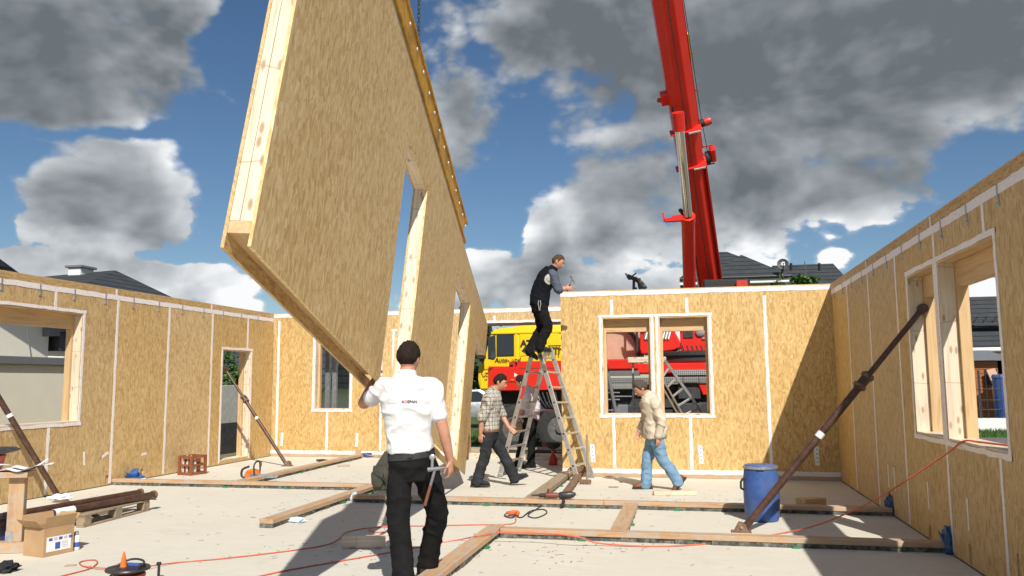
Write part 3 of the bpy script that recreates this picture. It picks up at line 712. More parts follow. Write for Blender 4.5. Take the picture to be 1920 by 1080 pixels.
# chassis, wheels
MB().box((.25, .35, .50), (10.2, 2.0, 1.05)).build('chassis', M['chassis'], tk, bevel=.02); MB().box((.5, .30, 1.05), (10.0, 2.1, tx(1100, 722)[1])).build('underbody', M['chassis'], tk, bevel=.02); bx('side_tank', (3.2, .12, .35), (4.4, .9, 1.15), M['chassis'], tk, .06); bx('side_tank', (4.7, .12, .38), (6.0, .9, 1.2), M['chassis'], tk, .06)
def wheel(x, y=.0):
    t_ = MB(); t_.lathe([(.30, .06), (.31, .0), (.44, -.01), (.55, .03), (.575, .10), (.575, .24), (.55, .31), (.4, .33)], (x, y, .575), 36, (0, 1, 0)); t_.f = t_.f[:-2]; t_ = t_.build('tyre', M['tyre'], tk, smooth=35)
    tr = MB()
    for k in range(36):
        a_ = 2 * math.pi * k / 36; c_, s_ = math.cos(a_), math.sin(a_)
        tr.bar((x + c_ * .578, y + .04, .575 + s_ * .578), (x + c_ * .578, y + .30, .575 + s_ * .578), .045, .02, (c_, 0, s_))
    tr.build('tread', M['tyre'], t_)
    rm = MB().lathe([(.305, .02), (.29, .10), (.23, .12), (.17, .07), (.12, .06), (.10, -.03), (.02, -.04)], (x, y, .575), 28, (0, 1, 0)).build('rim', M['rim'], tk, smooth=30)
    nut = MB()
    for k in range(10): nut.tube([(x + math.cos(k * .628) * .16, y + .015, .575 + math.sin(k * .628) * .16), (x + math.cos(k * .628) * .16, y + .045, .575 + math.sin(k * .628) * .16)], .014, 6)
    nut.build('nuts', M['steel'], rm)
for u in (965, 1050): wheel(tx(u, 800)[0])
for x in (6.6, 8.0): wheel(x)
MB().prism([(.75, .95), (1.05, 1.2), (1.75, 1.2), (2.05, .95)], (0, .6, 0), (0, .02, 0)).build('mudguard', M['chassis'], tk, bevel=.02)
# carrier deck: red body and chequered steps as seen through the window pair
def pw(name, u0, v0, u1, v1, mat, y0, y1, par=None, bevel=.012):
    a = AY(u0, v1, TY + y0); b = AY(u1, v0, TY + y0)
    return bx(name, (a.x + 5.05, y0, a.z - GZ), (b.x + 5.05, y1, b.z - GZ), mat, par or tk, bevel)
pw('deck', 1060, 679, 1420, 702, M['red'], .15, 2.3, bevel=.03)
pw('locker', 1085, 673, 1196, 694, M['red'], .02, .9, bevel=.03)
pw('tread_plate', 1095, 695, 1198, 705, M['tread'], -.02, .5); pw('tread_plate', 1095, 706, 1400, 719, M['tread'], -.06, .4); pw('tread_plate', 1140, 721, 1190, 730, M['tread'], -.1, .3)
pw('tread_plate', 1262, 692, 1400, 704, M['tread'], -.04, .5)
pw('side_box', 1272, 718, 1313, 748, M['chassis'], .05, .6); MB().prism([tx(1308, 718), tx(1345, 718), tx(1345, 741), tx(1318, 741)], (0, .5, 0), (0, .0, 0)).build('outrigger_foot', M['red'], tk, bevel=.02)
pw('tank', 1146, 756, 1180, 784, M['greytrim'], .1, .7, bevel=.06)
MB().tube([(tx(1165, 754)[0], .25, tx(1165, 754)[1]), (tx(1165, 754)[0], .9, tx(1165, 754)[1])], .17, 18).build('air_tank', M['chassis'], tk, smooth=40)
for i_, (u_, v_) in enumerate(((1128, 735), (1128, 748), (1128, 768), (1150, 742))): pw('rail_step', u_, v_, u_ + 34, v_ + 2.2, M['steel'], -.05, .0, bevel=.003)
for u_ in (1142, 1186, 1280, 1310): pw('hatch_seam', u_, 707, u_ + 1.2, 718, M['ink'], -.064, -.06, bevel=0)
hz_ = MB()
for k in range(7): p_ = tx(1270 + 9 * k, 655); hz_.tube(smooth_line([(p_[0], .5, p_[1] + .1), (p_[0] + .05, .38, p_[1] - .05), (p_[0] + .16, .42, p_[1] - .22)], 5), .02, 8)
hz_.build('hoses', M['black'], tk, smooth=50)
# turntable and superstructure
ring = AY(1300, 668, 20.6)
MB().lathe([(1.0, -.13), (1.0, -.02), (1.06, 0), (1.06, .07), (.98, .1)], (ring.x + 5.05, 20.6 - TY, ring.z - GZ), 40).build('slewing_ring', M['black'], tk, smooth=30)
MB().lathe([(.92, -.55), (.95, -.13)], (ring.x + 5.05, 20.6 - TY, ring.z - GZ), 32).build('turret_base', M['red'], tk, smooth=30)
ss = MB().prism([tx(1200, 622, 19.9), tx(1263, 617, 19.9), tx(1275, 640, 19.9), tx(1275, 652, 19.9), tx(1262, 657, 19.9), tx(1204, 664, 19.9), tx(1200, 655, 19.9)], (0, 1.3, 0), (0, .45, 0)).build('engine_cover', M['red'], tk, bevel=.03, seg=2)
MB().prism([tx(1208, 624, 19.85), tx(1258, 621, 19.85), tx(1254, 634, 19.85), tx(1208, 637, 19.85)], (0, .03, 0), (0, .42, 0)).build('grating', M['tread'], ss)
for k in range(9):
    if 3 < k < 6: continue
    u = 1210 + k * 5.4; p = tx(u, 636, 19.83); q = tx(u + 4, 622, 19.83)
    MB().bar((p[0], .405, p[1]), (q[0], .405, q[1]), .03, .012, (0, -1, 0)).build('louvre_bar', M['plastwhite'], ss)
pw('turret_side', 1276, 600, 1400, 660, M['red'], 1.0, 2.2, bevel=.03)
pw('turret_hatch', 1281, 613, 1299, 634, M['chassis'], .97, 1.0); 
p = tx(1313, 622, TY + .95); MB().lathe([(.11, 0), (.11, .03), (.06, .05), (.02, .05)], (p[0], .98, p[1]), 20, (0, -1, 0)).build('gauge', M['steel'], tk, smooth=30)
p = tx(1322, 634, TY + .95); MB().bar((p[0] - .07, .97, p[1]), (p[0] + .07, .97, p[1]), .02, .04).build('latch', M['steel'], tk)
# operator cabin behind the left window: peach panels, bent dark frame, glass
oc = AY(1130, 678, 20.2); oz = oc.z - GZ; ox = oc.x + 5.05
bx('operator_cabin', (ox - .1, 1.0, oz - .05), (ox + .95, 2.1, oz + .78), M['pinkish'], tk, .06); bx('cabin_glass', (ox - .1, .99, oz + .80), (ox + .9, 2.0, oz + 1.05), M['glass'], tk, .03)
MB().tube(smooth_line([(ox - .15, .93, oz + .82), (ox + .35, .93, oz + .82), (ox + .68, .93, oz + .70), (ox + .83, .93, oz + .4), (ox + .86, .93, oz - .05)], 6), .042, 10).build('cabin_frame', M['blackpl'], tk, smooth=50)
# boom
P0 = EYE + ray(1330, 535) * 20.9; P1 = EYE + ray(1249, 0) * 15.9
bd = (P1 - P0).normalized(); bxv = bd.cross(Vector((0, -1, .0))).normalized()
if bxv.x < 0: bxv = -bxv
byv = bxv.cross(bd).normalized()
if byv.y > 0: byv = -byv           # underside of the boom, towards the camera
BL_ = (P1 - P0).length
Pb = P0 - bd * 2.2
bo = tk
inv = Matrix.Translation(Vector((-5.05, TY, GZ))).inverted()
def lb(t, x, y): return inv @ (P0 + bd * t + bxv * x + byv * y)
def boom_section(name, t0, t1, w, h, mat, cut=.14):
    prof = [(-w / 2, -h / 2), (w / 2, -h / 2), (w / 2, h / 2 - cut), (w / 2 - cut, h / 2), (-w / 2 + cut, h / 2), (-w / 2, h / 2 - cut)]
    return MB().loft([[lb(t, a, b) for a, b in prof] for t in (t0, t1)]).build(name, mat, bo, bevel=.012)
boom_section('boom', -2.3, 9.2, .55, .70, M['red'], .16)
boom_section('boom_section', 9.1, 14.5, .52, .62, M['red'], .13); boom_section('boom_section', 14.4, 19.5, .44, .54, M['red'], .1)
MB().bar(lb(-2.0, .300, .08), lb(4.0, .300, .08), .05, .36, byv).build('side_rail', M['redpl'], bo, bevel=.01)
MB().bar(lb(4.3, .285, .12), lb(9.2, .285, .12), .03, .07, byv).build('side_rail', M['red'], bo, bevel=.005)
def tb(v): return max(0, (535 - v) / 535) ** 1.16 * BL_  # along the boom
for v in (172, 233):
    t = tb(v); MB().bar(lb(t, -.36, .33), lb(t, .31, .33), .025, .22, byv).build('collar_plate', M['red'], bo, bevel=.006)
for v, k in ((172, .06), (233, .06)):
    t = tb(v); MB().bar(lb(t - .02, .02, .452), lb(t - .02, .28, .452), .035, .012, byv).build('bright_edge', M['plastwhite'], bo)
t = tb(128); MB().bar(lb(t - .10, -.34, .1), lb(t + .18, -.34, .1), .17, .20, byv).build('bracket_box', M['red'], bo, bevel=.02); MB().tube([lb(t, -.42, .1), lb(t + .04, -.49, .1)], .05, 8).build('bolt', M['redpl'], bo)
t = tb(180); MB().tube([lb(t, .30, .0), lb(t, .42, 0)], .085, 16).build('lamp_base', M['black'], bo, smooth=40); MB().tube([lb(t, .42, 0), lb(t + .02, .52, 0), lb(t + .03, .56, 0)], [.095, .09, .07], 16).build('lamp_dome', M['redpl'], bo, smooth=40)
t = tb(236); MB().bar(lb(t - .16, .50, 0), lb(t + .20, .50, 0), .13, .20, byv).build('cable_drum_box', M['red'], bo, bevel=.03); MB().tube([lb(t - .05, .34, 0), lb(t - .05, .43, 0)], .15, 16).build('cable_drum', M['black'], bo)
for dt in (-.3, .32): MB().bar(lb(t + dt * .8, .28, 0), lb(t + dt * .8, .52, 0), .022, .022, byv).build('drum_arm', M['redpl'], bo)
MB().tube([lb(tb(236), .40, .02), lb(tb(175), .36, .0), lb(9.0, .31, .0)], .007, 6).build('cable', M['black'], bo)
for v in (75, 128): t = tb(v); MB().bar(lb(t, .27, 0), lb(t, .38, 0), .022, .022, byv).build('cable_guide', M['redpl'], bo)
MB().box((-.1, -.02, 0), (.1, .02, .3)) and None
t = tb(62); MB().bar(lb(t - .25, .307, .12), lb(t + .3, .307, .12), .012, .10, byv).build('sticker', M['yellow'], bo)
MB().bar(lb(-2.2, 0, .352), lb(9.1, 0, .352), .03, .012, byv).build('weld_seam', M['drillred'], bo)
for t_ in (-.6, 1.3, 3.1, 5.9, 8.2): MB().bar(lb(t_, -.272, -.05), lb(t_, -.272, .16), .03, .02, bxv).build('rib', M['drillred'], bo)
MB().tube(smooth_line([lb(-.5, -.22, .37), lb(1.5, -.24, .38), lb(3.5, -.20, .375), lb(5.6, -.23, .38)], 6), .014, 8).build('hydraulic_hose', M['black'], bo, smooth=50)
# lifting ram on the underside
C0 = EYE + ray(1293, 545) * 19.3; C1 = EYE + ray(1290, 405) * 17.6; C2 = EYE + ray(1274, 243) * 16.9
Ca = C0 + (C0 - C1) * .8
MB().tube([inv @ Ca, inv @ (C1 - (C1 - C0).normalized() * .18), inv @ (C1 - (C1 - C0).normalized() * .17), inv @ C1], [.145, .145, .155, .155], 24).build('ram_barrel', M['red'], bo, smooth=35)
MB().tube([inv @ (C1 - (C1 - C2) * -.0), inv @ C2], .098, 24).build('ram_rod', M['chrome'], bo, smooth=35)
e_ = (C2 - C1).normalized(); MB().tube([inv @ (C2 - e_ * .02), inv @ (C2 + e_ * .36)], [.125, .13], 18).build('ram_head', M['red'], bo, smooth=40)
MB().bar(inv @ (C1 + Vector((-.02, 0, .0))), inv @ (C1 + Vector((-.34, 0, -.03))), .10, .10).build('ram_arm', M['red'], bo, bevel=.02)
MB().bar(inv @ (C1 + Vector((-.12, 0, -.05))), inv @ (C1 + Vector((-.50, .02, -.07))), .14, .12, w2=.10, h2=.08).build('ram_arm', M['red'], bo, bevel=.01)
MB().bar(inv @ (C1 + Vector((-.5, .02, -.10))), inv @ (C1 + Vector((-.54, .02, .10))), .03, .05).build('ram_finger', M['redpl'], bo)
MB().bar(inv @ (C1 + Vector((-.10, 0, .06))), inv @ (C1 + Vector((-.18, .0, .16))), .08, .08).build('ram_joint', M['black'], bo, bevel=.02)
# housings seen over the wall top, right of the boom
a = AY(1330, 533, 20.2); bx('winch_cover', (a.x + 5.05 - .15, .75, a.z - GZ - .12), (a.x + 5.05 + .95, 1.3, a.z - GZ + .11), M['black'], tk, .04)
a = AY(1390, 532, 20.0); bx('rail_box', (a.x + 5.05 - .12, .55, a.z - GZ - .2), (a.x + 5.05 + .14, .70, a.z - GZ + .08), M['redpl'], tk, .015)
# small dark jagged metal fitting on the carrier, peeping over the wall
q = AY(1192, 535, 19.6); fitx = MB()
for (dx, dz, ex, ez, w_) in ((-.05, -.1, -.04, .16, .05), (.10, -.1, .06, .10, .05), (-.04, .16, -.20, .24, .07), (-.04, .14, .12, .12, .07), (.05, .12, .18, -.02, .09), (-.08, .22, .02, .30, .03), (-.2, .24, -.24, .30, .03), (.16, .0, .22, -.1, .10)):
    fitx.bar((dx, 0, dz), (ex, .0, ez), w_, w_ * 1.3)
for (dx, dz) in ((-.14, .2), (.0, .15), (.12, .06), (.19, -.04)): fitx.lathe([(.02, -.06), (.06, -.05), (.065, .05), (.02, .06)], (dx, 0, dz), 10, (0, 1, 0))
fitx.tube([(0, 0, -.05), (0, 0, -1.6)], .03, 8)
lp = fitx.build('jagged_fitting', M['blackpl'], tk, bevel=.006); lp.location = (q.x + 5.05, .2, q.z - GZ)
# ------------------------------------------------------------------ objects leaning outside the window pair
def ladder(name, label, p0, p1, width, wdir, rung_gap, railmat, rungmat, group=None, rail=(.028, .065), parent=None, n_off=.2):
    p0 = Vector(p0); p1 = Vector(p1); d = (p1 - p0); Ln = d.length; d.normalize(); w = Vector(wdir); w = (w - d * w.dot(d)).normalized()
    t = parent or thing(name, label, 'ladder', p0, group=group); off = Vector((0, 0, 0)) if parent else p0
    nrm = d.cross(w)
    for s_ in (-.5, .5): MB().bar(p0 - off + w * width * s_, p1 - off + w * width * s_, rail[0], rail[1], nrm).build('rail', railmat, t, bevel=.004)
    k = n_off
    while k < Ln - .08:
        c = p0 - off + d * k; MB().bar(c - w * width / 2, c + w * width / 2, .03, .028, nrm).build('rung', rungmat, t, bevel=.004); k += rung_gap
    return t
def leaner(label, l0, l1, r0, r1, lm, rm, pair):
    o = Vector((l0.x, l0.y, GZ)); t = thing('ladder', label, 'ladder', o); l0, l1, r0, r1 = l0 - o, l1 - o, r0 - o, r1 - o; nr = (l1 - l0).cross(r0 - l0)
    MB().bar(l0, l1, .03, .07, nr).build('rail', lm, t, bevel=.004)
    if pair: sh_ = (r0 - l0).normalized() * -.085; MB().bar(l0 + sh_, l1 + sh_ * .9, .03, .07, nr).build('rail', lm, t, bevel=.004)
    MB().bar(r0, r1, .045, .085, nr).build('rail', rm, t, bevel=.004)
    for k in range(1, 12): q = k / 11.6; MB().bar(l0.lerp(l1, q), r0.lerp(r1, q), .035, .03, nr).build('rung', M['alu'], t, bevel=.004)
    return t
def down(p, q, z): k = (p.z - z) / (p.z - q.z); return p + (q - p) * k
l1, lm_ = AY(1235, 698, 14.05), AY(1285, 786, 14.30); r1, rm_ = AY(1247, 676, 14.15), AY(1325, 786, 14.42)
leaner('weathered extension ladder leaning diagonally behind the right window of the pair', down(l1, lm_, GZ), l1, down(r1, rm_, GZ), r1, M['oldZ'], M['steel'], True)
a0 = AY(1160, 790, 14.6); a1 = AY(1125, 630, 14.3)
tgt = thing('prop_pole', 'dark slanting pole standing behind the left window of the pair', 'pole', (a0.x + .1, 14.62, GZ))
MB().tube([(.06, 0, 0), (a1.x - a0.x - .1, -.3, a1.z - GZ)], .035, 10).build('shaft', M['greytrim'], tgt, smooth=40); MB().lathe([(.10, 0), (.10, .012), (.03, .03)], (.06, 0, 0), 14).build('foot', M['rust'], tgt)
sl = thing('step_ladder', 'pale blue grey step ladder with a wooden top outside the window pair', 'step ladder', (AY(1210, 700, 15.2).x, 15.2, GZ))
zt = AY(1210, 680, 15.2).z - GZ
for s_ in (-.22, .22):
    MB().bar((s_ * 1.1, -.25, 0), (s_, 0, zt), .03, .06, (0, 1, 0)).build('rail', M['greytrim' if s_ > 0 else 'steel'], sl, bevel=.004); MB().bar((s_ * 1.1, .45, 0), (s_, .03, zt), .03, .05, (0, 1, 0)).build('rail', M['steel'], sl, bevel=.004)
for k in range(1, 7): bx('step', (-.23, -.26 + k * .035, k * .25), (.23, -.14 + k * .035, k * .25 + .03), M['steel'], sl)
bx('top_board', (-.30, -.14, zt), (.38, .16, zt + .10), M['pineX'], sl, .004)

# ------------------------------------------------------------------ houses
def hip_roof(mb, x0, x1, y0, y1, ze, zr, r0, r1, over=0.0):
    """eaves rectangle, ridge from r0 to r1 (x, y)"""
    mb.add([(x0, y0, ze), (x1, y0, ze), (x1, y1, ze), (x0, y1, ze), (r0[0], r0[1], zr), (r1[0], r1[1], zr), (x0, y0, ze - .12), (x1, y0, ze - .12), (x1, y1, ze - .12), (x0, y1, ze - .12)],
           [(0, 1, 5, 4), (1, 2, 5), (2, 3, 4, 5), (3, 0, 4), (6, 7, 1, 0), (7, 8, 2, 1), (8, 9, 3, 2), (9, 6, 0, 3), (9, 8, 7, 6)])
    return mb
# dark roofed house behind the crane boom
Y1 = 36.0
def w1(u, v, y=Y1): p = AY(u, v, y); return p
h1 = thing('house', 'house with dark grey hipped roofs and a satellite dish right of the boom', 'house', (w1(1400, 700).x, Y1, GZ)); o1 = Vector((w1(1400, 700).x, Y1, GZ))
def L1(u, v, y=Y1): return w1(u, v, y) - o1
ev = L1(1478, 516).z; pk = L1(1363, 472, Y1 + 3.6).z; pk2 = L1(1391, 480, Y1 + 2.2).z
e0, e1 = L1(1274, 516).x, L1(1478, 516).x
p_ = L1(1363, 472, Y1 + 3.6); hip_roof(MB(), e0, e1, -.2, 8.0, ev, pk, (p_.x - .8, 3.6), (p_.x, 3.6)).build('roof', M['roof'], h1)
p_ = L1(1391, 478, Y1 + 1.9); hip_roof(MB(), L1(1325, 516).x, e1 + .02, -.32, 4.5, ev - .02, p_.z, (p_.x - .05, 1.9), (p_.x, 1.9)).build('roof', M['roof'], h1)
p0_, p1_ = L1(1448, 499, Y1 + 5.5), L1(1562, 494, Y1 + 5.5); hip_roof(MB(), L1(1440, 520).x, L1(1625, 520).x, .9, 10.5, ev - .9, p1_.z, (p0_.x, 5.5), (p1_.x, 5.5)).build('roof', M['roof'], h1)
MB().box((e0 + .6, .5, 0), (e1 - .7, 7.5, ev - .13)).build('wall', M['whitewall'], h1); MB().box((e1 - .7, 1.6, 0), (L1(1600, 520).x, 9.8, ev - 1.03)).build('wall', M['whitewall'], h1)
MB().box((e0, -.24, ev - .30), (e1, .1, ev - .14)).build('soffit', M['whitewall'], h1); MB().tube([(e0, -.28, ev - .06), (e1 + .1, -.28, ev - .06)], .07, 10).build('gutter', M['blackpl'], h1, smooth=40)
MB().box((L1(1385, 520).x, .46, ev - 1.2), (L1(1442, 520).x, .49, ev - .34)).build('window', M['glass'], h1); MB().bar((e1 - .75, .3, ev - .55), (e1 - .15, -.2, ev - .18), .09, .09).build('downpipe', M['blackpl'], h1)
dsh = L1(1466, 497, Y1 - .2)
d1 = MB().lathe([(.015, .06), (.12, .042), (.225, -.01), (.232, -.016), (.12, .03), (.015, .05)], (dsh.x, -.55, dsh.z), 28, (.12, 1, -.25)).build('satellite_dish', M['dish'], h1, smooth=40)
MB().bar((dsh.x, -.5, dsh.z), (dsh.x - .05, -.3, dsh.z - .55), .05, .05).build('mast', M['chassis'], d1)
MB().bar((dsh.x + .02, -.48, dsh.z - .3), (dsh.x - .02, -.98, dsh.z - .05), .03, .03).build('feed_arm', M['chassis'], d1)
text_mesh('emblem', 'G', .20, M['plastwhite'], d1, (dsh.x - .07, -.64, dsh.z - .07), (R(84), 0, 0), extrude=.006, bold=.01)
for u, v in ((1483, 503), (1536, 503)): q = L1(u, v, Y1 + 3.0); MB().tube([(q.x, 3.0, q.z - .1), (q.x, 2.9, q.z + .22)], .06, 8).build('vent', M['blackpl'], h1)
# house seen through the right-hand window
o2 = Vector((AY(1850, 716, 40).x, 40.0, GZ)); h2 = thing('house', 'white house with dark tiled roof seen through the right wall window', 'house', o2)
L2 = lambda u, v, y=40.0: AY(u, v, y) - o2
ev = L2(1850, 652).z; rg = L2(1850, 556, 44).z
MB().add([(-7, -.5, ev), (9, -.5, ev), (9, 4, rg), (-7, 4, rg), (-7, 8.5, ev), (9, 8.5, ev), (-7, -.5, ev - .2), (9, -.5, ev - .2), (9, 8.5, ev - .2), (-7, 8.5, ev - .2)], [(0, 1, 2, 3), (3, 2, 5, 4), (6, 7, 1, 0), (6, 0, 3, 4, 9), (7, 8, 5, 2, 1), (9, 8, 7, 6), (9, 4, 5, 8)]).build('roof', M['roof'], h2)
MB().box((-6.5, 0, 0), (8.5, 8, ev - .21)).build('wall', M['whitewall'], h2); MB().tube([(-7, -.6, ev - .1), (9, -.6, ev - .1)], .09, 8).build('gutter', M['white'], h2)
for u in (1862, 1880): q = L2(u, 690); bx('window', (q.x - .3, -.06, q.z - 1.0), (q.x + .35, .05, q.z + .45), M['glass'], h2, .01)
q = L2(1850, 607, 41.5); rk = MB()
for k in range(4): rk.bar((q.x - .75 + .4 * k, 1.0, q.z), (q.x - .55 + .4 * k, .9, q.z + .3), .05, .05)
rk.bar((q.x - .9, .95, q.z + .18), (q.x + .7, .95, q.z + .1), .06, .06); rk.bar((q.x - .8, .85, q.z - .12), (q.x + 1.2, .85, q.z - .12), .5, .06); rk.build('roof_rack', M['blackpl'], h2)
# garden hut, fence, bin
o3 = Vector((AY(1852, 716, 31).x, 31.0, GZ)); L3 = lambda u, v, y=31.0: AY(u, v, y) - o3
hut = thing('garden_hut', 'reddish timber garden hut with grey roof outside the right window', 'hut', o3)
x0, x1 = L3(1826, 720).x, L3(1873, 720).x; ze = L3(1850, 676).z; zr_ = L3(1850, 662).z
nb = 14
for k in range(nb):
    z = .25 + (ze - .25) * k / nb; bx('plank', (x0, 0, z), (x1, .05, z + (ze - .25) / nb - .012), M['hut'], hut, .004)
bx('core', (x0 + .02, .051, .2), (x1 - .02, 2.2, ze), M['hut'], hut, 0)
hip_roof(MB(), x0 - .2, x1 + .2, -.25, 2.5, ze + .12, zr_ + .12, ((x0 + x1) / 2 - .5, 1.1), ((x0 + x1) / 2 + .5, 1.1)).build('roof', M['greytrim'], hut)
bx('window', (x0 + .35, -.02, ze - .85), (x0 + .75, 0.0, ze - .3), M['glass'], hut); MB().bar((x1 + .1, -.9, .2), (x1 - .3, -.2, ze - .3), .28, .06, (0, 1, 0)).build('slide', M['pinkish'], hut, bevel=.01)
q = AY(1879, 745, 30.2); bn = thing('rain_barrel', 'tall blue plastic bin beside the garden hut', 'bin', (q.x, 30.2, GZ)); zz = AY(1878, 705, 30.2).z - GZ
MB().lathe([(.20, 0), (.24, .1), (.26, zz - .08), (.28, zz - .06), (.27, zz)], n=20).build('body', M['barrel'], bn, smooth=40); MB().lathe([(.27, zz + .002), (.24, zz + .05), (.03, zz + .06)], n=20).build('lid', M['barrel'], bn, smooth=40)
fx0, fx1 = AY(1800, 780, 29.3).x, AY(1935, 780, 29.3).x; fz1 = AY(1850, 700, 29.3).z - GZ
fn = thing('wire_fence', 'dark wire mesh fence on a pale stone base outside the right window', 'fence', (fx0, 29.3, GZ))
bx('stone_base', (0, -.15, 0), (fx1 - fx0, .15, .42), M['whitewall'], fn)
k = 0.0
while k < fx1 - fx0: MB().tube([(k, 0, .42), (k, 0, fz1)], .012, 5).build('wire', M['blackpl'], fn); k += .42
for z in (.7, 1.0, 1.35): MB().tube([(0, .02, z), (fx1 - fx0, .02, z)], .012, 5).build('wire', M['blackpl'], fn)
for k in (0.6, 2.7, 4.8): bx('post', (k, -.03, .42), (k + .06, .03, fz1 + .1), M['blackpl'], fn)
# cream neighbour on the left: gable wall, flat annexe with grey fascia
XN = -14.2
o4 = Vector((XN, 12.0, GZ)); nb4 = thing('house', 'cream rendered house with grey fascia seen through the left window', 'house', o4)
L4 = lambda u, v, x=XN: AX(u, v, x) - o4
# upper gable wall: plane x = XN, verge falls away from the camera
va = L4(0, 485, XN + .60); vb = L4(31, 508, XN + .60); sl_ = (vb.z - va.z) / (vb.y - va.y)
cor = L4(91, 640).y
zv = lambda y: va.z + sl_ * (y - va.y)
MB().add([(0, -8, 0), (0, cor, 0), (0, cor, zv(cor) - .18), (0, -8, zv(-8) - .18), (-9, -8, 0), (-9, cor, 0), (-9, cor, zv(cor) - .18), (-9, -8, zv(-8) - .18)], [(0, 1, 2, 3), (7, 6, 5, 4), (1, 5, 6, 2), (4, 0, 3, 7), (0, 4, 5, 1)]).build('wall', M['cream'], nb4)
MB().add([(.60, -8.5, zv(-8.5)), (.60, cor + .9, zv(cor + .9)), (-9.5, cor + .9, zv(cor + .9)), (-9.5, -8.5, zv(-8.5)), (.60, -8.5, zv(-8.5) - .16), (.60, cor + .9, zv(cor + .9) - .16), (-9.5, cor + .9, zv(cor + .9) - .16), (-9.5, -8.5, zv(-8.5) - .16)], [(0, 1, 2, 3), (7, 6, 5, 4), (0, 4, 5, 1), (1, 5, 6, 2), (2, 6, 7, 3), (3, 7, 4, 0)]).build('roof', M['roof'], nb4)
MB().tube([(.5, cor + .95, zv(cor + .9) - .06), (-9.4, cor + .95, zv(cor + .9) - .06)], .07, 8).build('gutter', M['greytrim'], nb4, smooth=40)
q = L4(84, 618, XN + .1); MB().bar((.05, cor - .2, q.z - .05), (.05, cor + .75, q.z + .02), .2, .26, (1, 0, 0)).build('eaves_box', M['greytrim'], nb4, bevel=.01)
MB().tube(smooth_line([(.12, cor + .7, q.z - .1), (.12, cor + .6, q.z - .6), (.12, cor + .35, q.z - .95), (.3, cor + .1, q.z - 1.25)], 5), .06, 10).build('downpipe', M['steel'], nb4, smooth=40)
a_ = L4(94, 622); b_ = L4(135, 660); bx('carport', (-2.5, cor + .12, b_.z), (.2, cor + 3.2, a_.z), M['blackpl'], nb4, .02); bx('carport_post', (.0, cor + 1.4, 0), (.15, cor + 1.55, b_.z), M['greytrim'], nb4, .01)
XA = 1.9                          # annexe stands nearer
f0, f1 = L4(60, 669, XN + XA), L4(60, 684, XN + XA)
bx('annexe_wall', (-.01, -8, 0), (XA, cor + 3.5, f1.z), M['cream'], nb4, 0); bx('fascia', (-.01, -8.1, f1.z + .002), (XA + .07, cor + 3.7, f0.z), M['greytrim'], nb4, .01)
q = L4(60, 664, XN + .8); MB().bar((.8, q.y, f0.z), (.8, q.y - .2, f0.z + .75), .02, .02).build('aerial', M['greytrim'], nb4)
# house behind it: dark hipped roof with chimney
o5 = Vector((AX(230, 540, -24).x, AX(230, 540, -24).y, GZ)); h5 = thing('house', 'house with a black hipped roof and pale chimney beyond the left wall', 'house', o5, R(0))
L5 = lambda u, v, x=-24.0: AX(u, v, x) - o5
pk = L5(217, 507); ea = L5(125, 545, -20.5); eb = L5(372, 570, -20.5)
ezz = min(ea.z, eb.z) ; hip_roof(MB(), -9.0, 3.5, ea.y, eb.y, ezz, pk.z, (-.3, pk.y), (0, pk.y)).build('roof', M['roof'], h5)
MB().box((-8.5, ea.y + .6, 0), (3.0, eb.y - .6, ezz - .13)).build('wall', M['whitewall'], h5)
c0 = L5(150, 520, -24.6); c1 = L5(176, 506, -24.6); chm = bx('chimney', (-1.2, c0.y, c0.z - 1.5), (-.6, c1.y, c1.z), M['whitewall'], h5, .01); bx('cap', (-1.3, c0.y - .08, c1.z + .002), (-.5, c1.y + .08, c1.z + .1), M['greytrim'], chm, .01)
# dim neighbour seen through the far back window and door gap
o6 = Vector((-15.0, 25.0, GZ)); h6 = thing('house', 'pale house with dark roof seen through the far back left window', 'house', o6)
bx('wall', (-3, 0, 0), (3, 5, 1.5), M['cream'], h6, 0); MB().add([(-3.5, -.5, 1.5), (3.5, -.5, 1.5), (3.5, 2.5, 3.5), (-3.5, 2.5, 3.5), (3.5, 5.5, 1.5), (-3.5, 5.5, 1.5)], [(0, 1, 2, 3), (3, 2, 4, 5), (1, 4, 2), (5, 0, 3), (0, 5, 4, 1)]).build('roof', M['roof'], h6)
bx('window', (.6, -.05, .6), (1.6, .03, 1.3), M['glass'], h6)
# steel posts and shutter outside the far back window
for i, (u, w_) in enumerate(((615, .10), (628, .10))):
    q = AY(u, 700, YL + .75); o = thing('steel_post', ('slim', 'wider')[i] + ' galvanised post behind the far back left window, ' + ('nearer its left jamb' if i == 0 else 'nearer its right jamb'), 'post', (q.x, YL + .75, GZ))
    bx('shaft', (-w_ / 2, -w_ / 2, .015), (w_ / 2, w_ / 2, 3.4), M['steel'], o, .006); bx('foot_plate', (-.1, -.1, 0), (.1, .1, .014), M['steel'], o, .002)
